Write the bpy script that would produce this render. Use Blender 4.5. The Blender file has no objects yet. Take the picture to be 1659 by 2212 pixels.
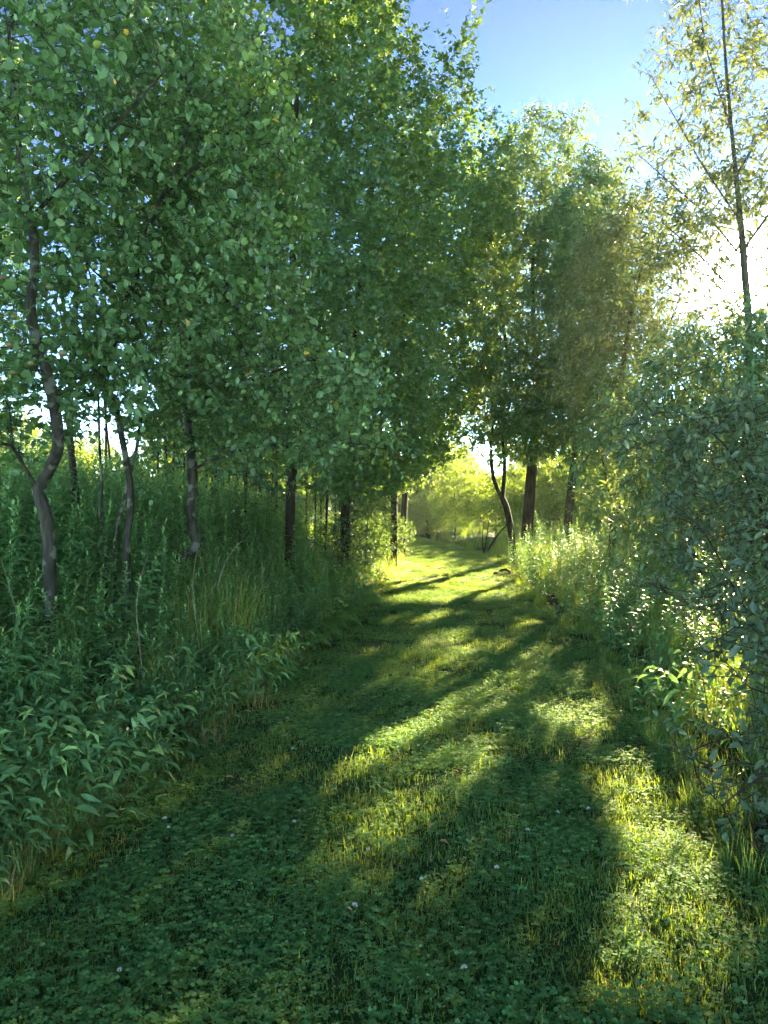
import bpy, math, random
import numpy as np
from mathutils import Vector, Matrix

SEED = 11
rng = np.random.default_rng(SEED)
random.seed(SEED)
scene = bpy.context.scene
C = scene.collection

# ------------------------------------------------------------------ camera, sky, sun, exposure
EYE = 1.5
FPX, CX, CY = 1660.0, 829.5, 1106.0          # focal length and centre, in pixels of a 1659 x 2212 picture
cam_d = bpy.data.cameras.new('camera')
cam = bpy.data.objects.new('camera', cam_d)
C.objects.link(cam)
cam.location = (0, 0, EYE)
cam.rotation_euler = (math.radians(90), 0, 0)
cam_d.sensor_fit = 'VERTICAL'
cam_d.angle = 2 * math.atan(1106.0 / 1660.0)
cam_d.clip_start = 0.05
cam_d.clip_end = 5000
scene.camera = cam

SUN_EL, SUN_AZ = math.radians(15.4), math.radians(24.9)
SUN = np.array([math.sin(SUN_AZ) * math.cos(SUN_EL), math.cos(SUN_AZ) * math.cos(SUN_EL), math.sin(SUN_EL)])

world = bpy.data.worlds.new('World')
scene.world = world
world.use_nodes = True
nt = world.node_tree
bg = nt.nodes['Background']
sky = nt.nodes.new('ShaderNodeTexSky')
sky.sky_type = 'NISHITA'
sky.sun_disc = False
sky.sun_elevation = SUN_EL
sky.sun_rotation = SUN_AZ
sky.altitude = 200
sky.air_density = 1.0
sky.dust_density = 0.0
sky.ozone_density = 4.2
# the bright aureole of the low sun, measured by the angle from the sun's direction
tcw = nt.nodes.new('ShaderNodeTexCoord')
dot = nt.nodes.new('ShaderNodeVectorMath'); dot.operation = 'DOT_PRODUCT'
nt.links.new(tcw.outputs['Generated'], dot.inputs[0])
dot.inputs[1].default_value = SUN
def wmath(op, a, b=None):
    n = nt.nodes.new('ShaderNodeMath'); n.operation = op
    for q, v in enumerate((a, b)):
        if v is None: continue
        if isinstance(v, (int, float)): n.inputs[q].default_value = v
        else: nt.links.new(v, n.inputs[q])
    return n.outputs[0]
ang = wmath('ARCCOSINE', wmath('MINIMUM', dot.outputs['Value'], 1.0))
def bell(width_deg, amount):
    q = wmath('DIVIDE', ang, math.radians(width_deg))
    return wmath('MULTIPLY', wmath('EXPONENT', wmath('MULTIPLY', wmath('MULTIPLY', q, q), -1.0)), amount)
glow = wmath('ADD', wmath('ADD', bell(1.5, 120.0), bell(3.2, 4.0)), bell(9.0, .1))
gcol = nt.nodes.new('ShaderNodeVectorMath'); gcol.operation = 'SCALE'
gcol.inputs[0].default_value = (1.0, .93, .80)
nt.links.new(glow, gcol.inputs['Scale'])
skysum = nt.nodes.new('ShaderNodeVectorMath'); skysum.operation = 'ADD'
# brightness curve added to the sky: deep blue overhead, whitening towards the horizon all round
lum = nt.nodes.new('ShaderNodeVectorMath'); lum.operation = 'DOT_PRODUCT'
nt.links.new(sky.outputs[0], lum.inputs[0]); lum.inputs[1].default_value = (.3, .6, .1)
gain = wmath('MULTIPLY', wmath('POWER', wmath('DIVIDE', lum.outputs['Value'], 1.87), 1.75), .11)
n2 = nt.nodes.new('ShaderNodeVectorMath'); n2.operation = 'SCALE'
nt.links.new(sky.outputs[0], n2.inputs[0]); nt.links.new(gain, n2.inputs['Scale'])
nt.links.new(n2.outputs[0], skysum.inputs[0]); nt.links.new(gcol.outputs[0], skysum.inputs[1])
tintw = nt.nodes.new('ShaderNodeVectorMath'); tintw.operation = 'MULTIPLY'
tintw.inputs[1].default_value = (.92, .97, 1.1)
nt.links.new(skysum.outputs[0], tintw.inputs[0])
nt.links.new(tintw.outputs[0], bg.inputs[0])
bg.inputs[1].default_value = 0.15

sun_d = bpy.data.lights.new('sun', 'SUN')
sun_d.energy = 3.1
sun_d.angle = math.radians(0.53)
sun_d.color = (1.0, 0.82, 0.52)
sun = bpy.data.objects.new('sun', sun_d)
sun.rotation_euler = Vector(SUN).to_track_quat('Z', 'Y').to_euler()
sun.location = (20, 40, 30)
C.objects.link(sun)

scene.view_settings.view_transform = 'Standard'
scene.view_settings.look = 'None'
scene.view_settings.gamma = 1.0
scene.view_settings.use_curve_mapping = False
scene.view_settings.exposure = 4.0
scene.render.engine = 'CYCLES'
scene.cycles.max_bounces = 10
scene.cycles.diffuse_bounces = 6
scene.cycles.glossy_bounces = 2
scene.cycles.transmission_bounces = 8
scene.cycles.use_denoising = True


def P(px, py, Y):
    """the point of the place seen at a pixel of the 1659 x 2212 picture, Y metres ahead"""
    return np.array([(px - CX) / FPX * Y, Y, EYE + (CY - py) / FPX * Y])


# ------------------------------------------------------------------ ground shape
LY = np.array([0, 2.3, 3.6, 5.0, 5.8, 8.6, 13, 18, 25, 35, 45, 60, 90.])
LX = np.array([-1.5, -1.45, -1.36, -1.1, -.94, -.67, -.15, .25, .73, .87, .3, -2.0, -8.])
RY = np.array([0, 2.3, 3.6, 5.8, 8.6, 13, 16.6, 25, 35, 45, 60, 90.])
RX = np.array([1.1, 1.18, 1.4, 1.8, 2.15, 2.3, 2.75, 3.5, 2.9, 1.6, -.5, -6.])


def left_edge(y): return np.interp(y, LY, LX)
def right_edge(y): return np.interp(y, RY, RX)


def smooth(a, b, v):
    t = np.clip((np.asarray(v, float) - a) / (b - a), 0, 1)
    return t * t * (3 - 2 * t)


def ground_z(x, y):
    x = np.asarray(x, float); y = np.asarray(y, float)
    dl = left_edge(y) - x
    dr = x - right_edge(y)
    z = 0.75 * smooth(.1, 3.0, dl) * smooth(2.8, 7, y) * (1 - .6 * smooth(14, 30, y))
    z = z + 0.5 * smooth(3, 9, dl) * smooth(4, 9, y) * (1 - smooth(20, 40, y))
    z = z + 0.18 * smooth(.1, 2.5, dr)
    z = z + 0.018 * np.sin(x * 2.1 + 1) * np.sin(y * 1.7) + 0.012 * np.sin(x * 4.3 + y * 3.1)
    return z


# ------------------------------------------------------------------ materials
def new_mat(name):
    m = bpy.data.materials.new(name)
    m.use_nodes = True
    nt = m.node_tree
    nt.nodes.clear()
    out = nt.nodes.new('ShaderNodeOutputMaterial')
    return m, nt, out


def ramp(nt, stops):
    r = nt.nodes.new('ShaderNodeValToRGB')
    el = r.color_ramp.elements
    while len(el) < len(stops):
        el.new(0.5)
    for e, (p, c) in zip(el, stops):
        e.position = p
        e.color = (c[0], c[1], c[2], 1)
    return r


HAZE = .0003
GAIN = 3.0
TGAIN = 1.25


def leaf_mat(name, stops, trans, back=1.5, tw=0.45, rough=0.42, spec=0.5):
    """two-sided leaf: glossy upper face, paler under face, light passing through the blade"""
    m, nt, out = new_mat(name)
    stops = [(q, (c[0] * GAIN * 1.34, c[1] * GAIN, c[2] * GAIN * .95)) for q, c in stops]
    trans = [(q, (min(c[0] * TGAIN * 1.02, .8), min(c[1] * TGAIN, .8), c[2] * TGAIN)) for q, c in trans]
    at = nt.nodes.new('ShaderNodeAttribute'); at.attribute_name = 'tint'
    r = ramp(nt, stops)
    nt.links.new(at.outputs['Fac'], r.inputs[0])
    rt = ramp(nt, trans)
    nt.links.new(at.outputs['Fac'], rt.inputs[0])
    geo = nt.nodes.new('ShaderNodeNewGeometry')
    mul = nt.nodes.new('ShaderNodeMix'); mul.data_type = 'RGBA'; mul.blend_type = 'MULTIPLY'
    nt.links.new(geo.outputs['Backfacing'], mul.inputs[0])
    nt.links.new(r.outputs[0], mul.inputs[6])
    mul.inputs[7].default_value = (back, back * .98, back * 1.15, 1)
    mul.clamp_result = False
    p = nt.nodes.new('ShaderNodeBsdfPrincipled')
    nt.links.new(mul.outputs[2], p.inputs['Base Color'])
    p.inputs['Roughness'].default_value = rough
    p.inputs['Specular IOR Level'].default_value = spec
    t = nt.nodes.new('ShaderNodeBsdfTranslucent')
    nt.links.new(rt.outputs[0], t.inputs[0])
    mx = nt.nodes.new('ShaderNodeMixShader')
    mx.inputs[0].default_value = tw
    nt.links.new(p.outputs[0], mx.inputs[1])
    nt.links.new(t.outputs[0], mx.inputs[2])
    nt.links.new(mx.outputs[0], out.inputs[0])
    return m


def bark_mat(name, dark, light, scale=14, spots=None):
    m, nt, out = new_mat(name)
    tc = nt.nodes.new('ShaderNodeTexCoord')
    mp = nt.nodes.new('ShaderNodeMapping'); mp.inputs['Scale'].default_value = (1, 1, .25)
    nt.links.new(tc.outputs['Object'], mp.inputs[0])
    n = nt.nodes.new('ShaderNodeTexNoise'); n.inputs['Scale'].default_value = scale; n.inputs['Detail'].default_value = 6
    nt.links.new(mp.outputs[0], n.inputs[0])
    warm = lambda c: (c[0] * .95, c[1] * .92, c[2] * .7)
    r = ramp(nt, [(.35, warm(dark)), (.65, warm(light))])
    nt.links.new(n.outputs[0], r.inputs[0])
    col = r.outputs[0]
    if spots:
        n2 = nt.nodes.new('ShaderNodeTexNoise'); n2.inputs['Scale'].default_value = 9; n2.inputs['Detail'].default_value = 4
        nt.links.new(tc.outputs['Object'], n2.inputs[0])
        r2 = ramp(nt, [(.54, (0, 0, 0)), (.6, (1, 1, 1))])
        nt.links.new(n2.outputs[0], r2.inputs[0])
        mx = nt.nodes.new('ShaderNodeMix'); mx.data_type = 'RGBA'
        nt.links.new(r2.outputs[0], mx.inputs[0]); nt.links.new(col, mx.inputs[6])
        mx.inputs[7].default_value = (*warm(spots), 1)
        col = mx.outputs[2]
    p = nt.nodes.new('ShaderNodeBsdfPrincipled')
    p.inputs['Roughness'].default_value = .9
    p.inputs['Specular IOR Level'].default_value = .2
    nt.links.new(col, p.inputs['Base Color'])
    b = nt.nodes.new('ShaderNodeBump'); b.inputs['Strength'].default_value = .8; b.inputs['Distance'].default_value = .01
    nt.links.new(n.outputs[0], b.inputs['Height']); nt.links.new(b.outputs[0], p.inputs['Normal'])
    nt.links.new(p.outputs[0], out.inputs[0])
    return m


M = {}
M['apple_leaf'] = leaf_mat('apple_leaf', [(0, (.025, .064, .025)), (.55, (.041, .09, .031)), (.9, (.07, .125, .036)), (1, (.30, .22, .04))],
                           [(0, (.10, .22, .03)), (.9, (.2, .33, .04)), (1, (.45, .3, .04))], back=1.9, tw=.44, rough=.36, spec=.6)
M['maple_leaf'] = leaf_mat('maple_leaf', [(0, (.011, .034, .016)), (.6, (.018, .050, .021)), (1, (.046, .09, .03))],
                           [(0, (.13, .24, .02)), (1, (.32, .42, .03))], back=1.5, tw=.4, rough=.45)
M['lance_leaf'] = leaf_mat('lance_leaf', [(0, (.024, .07, .034)), (.6, (.036, .09, .038)), (1, (.066, .12, .04))],
                           [(0, (.12, .18, .03)), (1, (.27, .29, .05))], back=1.5, tw=.42, rough=.4)
M['cherry_leaf'] = leaf_mat('cherry_leaf', [(0, (.025, .045, .018)), (.6, (.038, .06, .022)), (1, (.075, .08, .026))],
                            [(0, (.12, .145, .03)), (1, (.17, .19, .045))], back=1.5, tw=.42, rough=.4)
M['field_leaf'] = leaf_mat('field_leaf', [(0, (.035, .085, .02)), (.6, (.06, .12, .025)), (1, (.11, .16, .03))],
                           [(0, (.19, .28, .02)), (1, (.36, .42, .04))], back=1.3, tw=.5, rough=.5)
M['olive_leaf'] = leaf_mat('olive_leaf', [(0, (.017, .036, .022)), (.6, (.027, .050, .028)), (1, (.05, .078, .036))],
                           [(0, (.10, .2, .03)), (1, (.28, .36, .04))], back=1.7, tw=.38, rough=.42, spec=.4)
M['weed_leaf'] = leaf_mat('weed_leaf', [(0, (.038, .105, .042)), (.6, (.064, .15, .052)), (.93, (.105, .19, .055)), (1, (.14, .22, .06))],
                          [(0, (.12, .26, .03)), (1, (.3, .42, .05))], back=1.6, tw=.42, rough=.45, spec=.4)
M['grass'] = leaf_mat('grass', [(0, (.034, .095, .03)), (.6, (.06, .135, .036)), (.8, (.10, .165, .04)), (.9, (.2, .17, .06)), (1, (.28, .22, .11))],
                      [(0, (.24, .36, .025)), (.8, (.40, .50, .035)), (1, (.42, .36, .12))], back=1.0, tw=.55, rough=.5, spec=.35)
M['clover'] = leaf_mat('clover', [(0, (.04, .13, .044)), (.6, (.066, .17, .056)), (1, (.12, .2, .06))],
                       [(0, (.16, .3, .02)), (1, (.40, .48, .04))], back=1.3, tw=.5, rough=.7, spec=.2)
M['fern'] = leaf_mat('fern', [(0, (.04, .11, .03)), (1, (.08, .16, .04))], [(0, (.2, .34, .03)), (1, (.34, .46, .05))], back=1.2, tw=.45, rough=.6, spec=.3)
M['apple_bark'] = bark_mat('apple_bark', (.028, .025, .022), (.085, .078, .068), 20, (.17, .175, .16))
M['dark_bark'] = bark_mat('dark_bark', (.022, .018, .014), (.07, .058, .046), 14)
M['grey_bark'] = bark_mat('grey_bark', (.045, .038, .032), (.12, .10, .085), 14)
M['dead_wood'] = bark_mat('dead_wood', (.10, .085, .06), (.28, .24, .19), 20)
M['stem'] = bark_mat('stem', (.05, .10, .03), (.09, .14, .045), 20)


def plain_mat(name, stops, scale, rough=.6, spec=.4, bump=0.0):
    m, nt, out = new_mat(name)
    tc = nt.nodes.new('ShaderNodeTexCoord')
    n = nt.nodes.new('ShaderNodeTexNoise'); n.inputs['Scale'].default_value = scale; n.inputs['Detail'].default_value = 8
    nt.links.new(tc.outputs['Object'], n.inputs[0])
    r = ramp(nt, stops); nt.links.new(n.outputs[0], r.inputs[0])
    p = nt.nodes.new('ShaderNodeBsdfPrincipled')
    p.inputs['Roughness'].default_value = rough; p.inputs['Specular IOR Level'].default_value = spec
    nt.links.new(r.outputs[0], p.inputs['Base Color'])
    if bump:
        b = nt.nodes.new('ShaderNodeBump'); b.inputs['Strength'].default_value = bump; b.inputs['Distance'].default_value = .03
        nt.links.new(n.outputs[0], b.inputs['Height']); nt.links.new(b.outputs[0], p.inputs['Normal'])
    nt.links.new(p.outputs[0], out.inputs[0])
    return m


M['apple_skin'] = plain_mat('apple_skin', [(.35, (.10, .17, .04)), (.55, (.17, .2, .06)), (.68, (.24, .09, .06))], 14, .35, .5)
M['soil'] = plain_mat('soil', [(.3, (.028, .045, .014)), (.55, (.045, .08, .02)), (.75, (.07, .085, .028))], 3.0, .95, .1, .6)
M['path_soil'] = plain_mat('path_soil', [(.3, (.045, .09, .026)), (.55, (.055, .115, .03)), (.75, (.09, .11, .04))], 5.0, .95, .1, .6)
M['petal'] = plain_mat('petal', [(.3, (.55, .48, .36)), (.7, (.78, .74, .64))], 200, .7, .2)
M['dead_leaf'] = leaf_mat('dead_leaf', [(0, (.16, .10, .045)), (1, (.32, .2, .09))], [(0, (.3, .16, .04)), (1, (.45, .25, .06))], tw=.3, rough=.6)


# ------------------------------------------------------------------ mesh building
class MB:
    def __init__(s):
        s.v, s.t, s.f, s.n = [], [], [], 0          # vertex blocks, tints, face blocks (k columns)

    def add(s, v, f, tint=0.5):
        v = np.asarray(v, np.float32)
        s.v.append(v)
        s.t.append(np.full(len(v), tint, np.float32) if np.isscalar(tint) else np.asarray(tint, np.float32))
        s.f.append(np.asarray(f, np.int64) + s.n)
        s.n += len(v)

    def mesh(s, name, mat, smooth_faces=False):
        me = bpy.data.meshes.new(name)
        if s.n == 0:
            return me
        v = np.concatenate(s.v)
        me.vertices.add(len(v)); me.vertices.foreach_set('co', v.ravel())
        idx = np.concatenate([f.ravel() for f in s.f])
        tot = np.concatenate([np.full(len(f), f.shape[1]) for f in s.f])
        st = np.concatenate([[0], np.cumsum(tot)[:-1]])
        me.loops.add(len(idx)); me.loops.foreach_set('vertex_index', idx.astype(np.int32))
        me.polygons.add(len(tot)); me.polygons.foreach_set('loop_start', st.astype(np.int32))
        a = me.attributes.new('tint', 'FLOAT', 'POINT')
        a.data.foreach_set('value', np.concatenate(s.t))
        me.update(calc_edges=True)
        if smooth_faces:
            me.polygons.foreach_set('use_smooth', np.ones(len(tot), bool))
        me.materials.append(mat)
        return me


def link(name, me, parent=None, loc=None):
    o = bpy.data.objects.new(name, me)
    C.objects.link(o)
    if parent is not None:
        o.parent = parent
    if loc is not None:
        o.location = loc
    return o


def tag(o, label=None, cat=None, group=None, kind=None):
    if label: o['label'] = label
    if cat: o['category'] = cat
    if group: o['group'] = group
    if kind: o['kind'] = kind
    return o


def empty(name, loc, label, cat, group=None):
    o = bpy.data.objects.new(name, None)
    o.empty_display_size = .1
    C.objects.link(o)
    o.location = [float(c) for c in loc]
    return tag(o, label, cat, group)


def copy_tree(root, loc, rotz=0.0, scale=1.0, label=None, tilt=(0, 0)):
    r = root.copy(); C.objects.link(r)
    r.location = [float(c) for c in loc]
    r.rotation_euler = (tilt[0], tilt[1], rotz)
    r.scale = (scale, scale, scale) if np.isscalar(scale) else scale
    if label: r['label'] = label
    for ch in root.children:
        c = ch.copy(); C.objects.link(c); c.parent = r
        for g in ch.children:
            d = g.copy(); C.objects.link(d); d.parent = c
    return r


# leaf blades: unit length along +Y, upper face +Z
def blade(kind):
    if kind == 'ovate':            # 6 triangles, folded on the midrib
        v = [(0, 0, 0), (0, .5, -.05), (0, 1, -.16), (-.27, .22, .05), (-.31, .58, .03), (.27, .22, .05), (.31, .58, .03)]
        f = [(0, 5, 1), (5, 6, 1), (6, 2, 1), (0, 1, 3), (3, 1, 4), (4, 1, 2)]
    elif kind == 'olive':
        v = [(0, 0, 0), (0, .5, -.04), (0, 1, -.12), (-.17, .25, .05), (-.2, .6, .04), (.17, .25, .05), (.2, .6, .04)]
        f = [(0, 5, 1), (5, 6, 1), (6, 2, 1), (0, 1, 3), (3, 1, 4), (4, 1, 2)]
    elif kind == 'lance':          # long, drooping
        v = [(0, 0, 0), (0, .45, .02), (0, 1, -.28), (-.135, .42, .05), (.135, .42, .05)]
        f = [(0, 4, 1), (4, 2, 1), (0, 1, 3), (3, 1, 2)]
    elif kind == 'herb':           # weed leaf: curved in three lengths
        v = [(0, 0, 0), (-.12, .3, .09), (0, .3, .06), (.12, .3, .09), (-.115, .62, .03), (0, .62, 0), (.115, .62, .03), (0, 1, -.36)]
        f = [(0, 3, 2), (0, 2, 1), (2, 3, 6), (2, 6, 5), (1, 2, 5), (1, 5, 4), (5, 6, 7), (4, 5, 7)]
    elif kind == 'broad':
        v = [(0, 0, 0), (-.2, .28, .07), (0, .3, .03), (.2, .28, .07), (-.2, .62, .02), (0, .62, -.02), (.2, .62, .02), (0, 1, -.2)]
        f = [(0, 3, 2), (0, 2, 1), (2, 3, 6), (2, 6, 5), (1, 2, 5), (1, 5, 4), (5, 6, 7), (4, 5, 7)]
    elif kind == 'maple':          # pointed lobes
        v = [(0, .36, .05), (0, 0, 0), (.5, .42, -.08), (.2, .52, 0), (0, 1, -.14), (-.2, .52, 0), (-.5, .42, -.08)]
        f = [(0, 1, 2), (0, 2, 3), (0, 3, 4), (0, 4, 5), (0, 5, 6), (0, 6, 1)]
    elif kind == 'card':
        v = [(0, 0, 0), (.36, .5, .06), (0, 1, -.1), (-.36, .5, .06)]
        f = [(0, 1, 2), (0, 2, 3)]
    return np.array(v, float), np.array(f)


def norm(a):
    return a / np.maximum(np.linalg.norm(a, axis=-1, keepdims=True), 1e-9)


def frames(d, n):
    y = norm(d)
    z = norm(n - (n * y).sum(-1, keepdims=True) * y)
    x = np.cross(y, z)
    return x, y, z


def put_leaves(mb, kind, pos, d, n, size, tint):
    tv, tf = blade(kind)
    x, y, z = frames(d, n)
    s = size[:, None, None]
    V = pos[:, None, :] + s * (tv[None, :, 0:1] * x[:, None, :] + tv[None, :, 1:2] * y[:, None, :] + tv[None, :, 2:3] * z[:, None, :])
    F = tf[None, :, :] + (np.arange(len(pos)) * len(tv))[:, None, None]
    mb.add(V.reshape(-1, 3), F.reshape(-1, 3), np.repeat(tint, len(tv)))


def tube(mb, pts, rad, k=6, tint=.5):
    pts = np.asarray(pts, float); rad = np.asarray(rad, float)
    if len(pts) < 2: return
    t = norm(np.gradient(pts, axis=0))
    ref = np.array([0., 0, 1]) if abs(t[0][2]) < .9 else np.array([1., 0, 0])
    u = norm(np.cross(t, ref)); w = np.cross(t, u)
    a = np.arange(k) * 2 * math.pi / k
    V = pts[:, None, :] + rad[:, None, None] * (np.cos(a)[None, :, None] * u[:, None, :] + np.sin(a)[None, :, None] * w[:, None, :])
    m = len(pts)
    i = np.arange(m - 1)[:, None] * k; j = np.arange(k)[None, :]; j2 = (j + 1) % k
    F = np.stack([i + j, i + j2, i + k + j2, i + k + j], -1).reshape(-1, 4)
    mb.add(V.reshape(-1, 3), F, tint)
    mb.add(V[-1], [list(range(k))], tint)


def resample(pts, step):
    pts = np.asarray(pts, float)
    # smooth the line with a Catmull-Rom pass
    out = []
    n = len(pts)
    for i in range(n - 1):
        p0, p1, p2, p3 = pts[max(i - 1, 0)], pts[i], pts[i + 1], pts[min(i + 2, n - 1)]
        m = max(1, int(round(np.linalg.norm(p2 - p1) / step)))
        for q in range(m):
            t = q / m
            out.append(.5 * ((2 * p1) + (-p0 + p2) * t + (2 * p0 - 5 * p1 + 4 * p2 - p3) * t * t + (-p0 + 3 * p1 - 3 * p2 + p3) * t ** 3))
    out.append(pts[-1])
    return np.array(out)


# ------------------------------------------------------------------ growing trees
def grow(guides, attract, step, kill, iters=160, trop=(0, 0, .12), infl=1e9, jit=.12):
    pos, par = [], []
    for g in guides:
        pts = resample(g, step)
        start = -1
        if pos:
            dd = np.linalg.norm(np.array(pos) - pts[0], axis=1)
            start = int(dd.argmin())
            if dd[start] < step * 2.5:
                pts = pts[1:]
            elif len(g) and True:
                start = -1 if dd[start] > step * 6 else start
        for p in pts:
            pos.append(p); par.append(start); start = len(pos) - 1
    A = np.asarray(attract, float)
    near_d = np.full(len(A), np.inf); near_i = np.zeros(len(A), int)
    new = 0
    kids = {}
    trop = np.array(trop)
    for it in range(iters):
        blk = np.array(pos[new:])
        if len(blk):
            d = np.linalg.norm(A[:, None, :] - blk[None], axis=2)
            j = d.argmin(1); dm = d[np.arange(len(A)), j]
            b = dm < near_d
            near_d[b] = dm[b]; near_i[b] = j[b] + new
        new = len(pos)
        keep = near_d > kill
        A, near_d, near_i = A[keep], near_d[keep], near_i[keep]
        if not len(A): break
        act = near_d < infl
        if not act.any(): break
        arr = np.array(pos)
        ai = near_i[act]; Aa = A[act]
        dirs = norm(Aa - arr[ai])
        acc = np.zeros((len(pos), 3))
        np.add.at(acc, ai, dirs)
        sh = rng.permutation(len(ai))
        ids, first = np.unique(ai[sh], return_index=True)
        pick = sh[first]
        grew = False
        for i, pk in zip(ids, pick):
            k = kids.get(i, 0)
            v = acc[i] if k == 0 else dirs[pk] * 1.0          # a node that has branched already reaches for one point only
            l = np.linalg.norm(v)
            if l < .3: v = dirs[pk]; l = 1.0
            v = v / l + (trop + rng.normal(size=3) * jit) * (1 if k == 0 else .4)
            v /= np.linalg.norm(v)
            pos.append(arr[i] + v * step); par.append(int(i)); kids[i] = k + 1
            grew = True
        if not grew: break
    pos = np.array(pos); par = np.array(par)
    cnt = np.zeros(len(pos)); kid = np.zeros(len(pos), int)
    for i in range(len(pos) - 1, -1, -1):
        if kid[i] == 0: cnt[i] = 1
        if par[i] >= 0:
            cnt[par[i]] += cnt[i]; kid[par[i]] += 1
    return pos, par, cnt


DENSE = 6.0
CLUMP = -.45


def inside(poly, x, y):
    poly = np.asarray(poly, float)
    c = np.zeros(len(x), bool)
    j = len(poly) - 1
    for i in range(len(poly)):
        xi, yi, xj, yj = *poly[i], *poly[j]
        c ^= ((yi > y) != (yj > y)) & (x < (xj - xi) * (y - yi) / (yj - yi + 1e-12) + xi)
        j = i
    return c


def clumps(p, size):
    k = 6.283 / (size * 2.2)
    a, b, c = p[:, 0] * k, p[:, 1] * k, p[:, 2] * k
    return np.sin(a + .7 * c) * np.sin(1.1 * b + 1.3) + np.sin(1.2 * c + .6 * b) * np.sin(.8 * a + 2) + .5 * np.sin(2.3 * a + 1.9 * b + 2.1 * c)


def outline_cloud(poly, y0, y1, n, ref=None):
    n = int(n * DENSE)
    """points spread through a crown: outline as seen from the path at its mean distance, y0..y1 deep, rounded in depth"""
    poly = np.asarray(poly, float)
    lo, hi = poly.min(0), poly.max(0)
    out = []
    Ym = ref or (y0 + y1) / 2
    got = 0
    while got < n:
        q = rng.uniform(lo, hi, (n * 3, 2))
        q = q[inside(poly, q[:, 0], q[:, 1])]
        Y = rng.uniform(y0, y1, len(q))
        p = np.stack([(q[:, 0] - CX) / FPX * Ym, Y, EYE + (CY - q[:, 1]) / FPX * Ym], 1)
        p = p[clumps(p, Ym * .085) > CLUMP]
        out.append(p); got += len(p)
    return np.concatenate(out)[:n]


def ellipsoid_cloud(c, r, n, shell=.25):
    n = int(n * DENSE)
    q = norm(rng.normal(size=(n, 3))) * (rng.uniform(shell, 1, n) ** (1 / 2.2))[:, None]
    return np.asarray(c) + q * np.asarray(r)


def gpx(*pp):
    out = []
    for a, b in pp:
        Y = EYE / max((b - CY) / FPX, 1e-3)
        out.append(((a - CX) / FPX * Y, Y))
    return out


LIT = [gpx((690, 1650), (960, 1535), (975, 1570), (760, 1700)), gpx((1110, 1545), (1200, 1530), (1350, 1560), (1250, 1620), (1150, 1605)),
       gpx((1300, 1660), (1400, 1640), (1480, 1760), (1560, 1900), (1700, 2050), (1700, 2300), (1230, 2300), (1320, 1950), (1280, 1800)),
       gpx((815, 1290), (1110, 1272), (1100, 1296), (820, 1318)), gpx((880, 1185), (960, 1185), (1060, 1213), (880, 1213)),
       gpx((890, 1375), (1000, 1375), (980, 1400), (890, 1400)), gpx((1100, 1350), (1170, 1350), (1170, 1365), (1100, 1365)),
       gpx((830, 1236), (1070, 1230), (1070, 1252), (830, 1260)), gpx((820, 1335), (980, 1328), (960, 1346), (820, 1352)),
       gpx((1420, 1500), (1659, 1450), (1750, 1800), (1560, 1880), (1450, 1660))]          # patches of ground that the photo shows in sun: leaves on their sun rays are cut out of the crowns to let it through


def sun_gap(p):
    g = p - SUN[None] * (p[:, 2:3] / SUN[2])
    m = np.zeros(len(p), bool)
    for poly in LIT:
        m |= inside(poly, g[:, 0], g[:, 1])
    return m


class Cfg: pass


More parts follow.
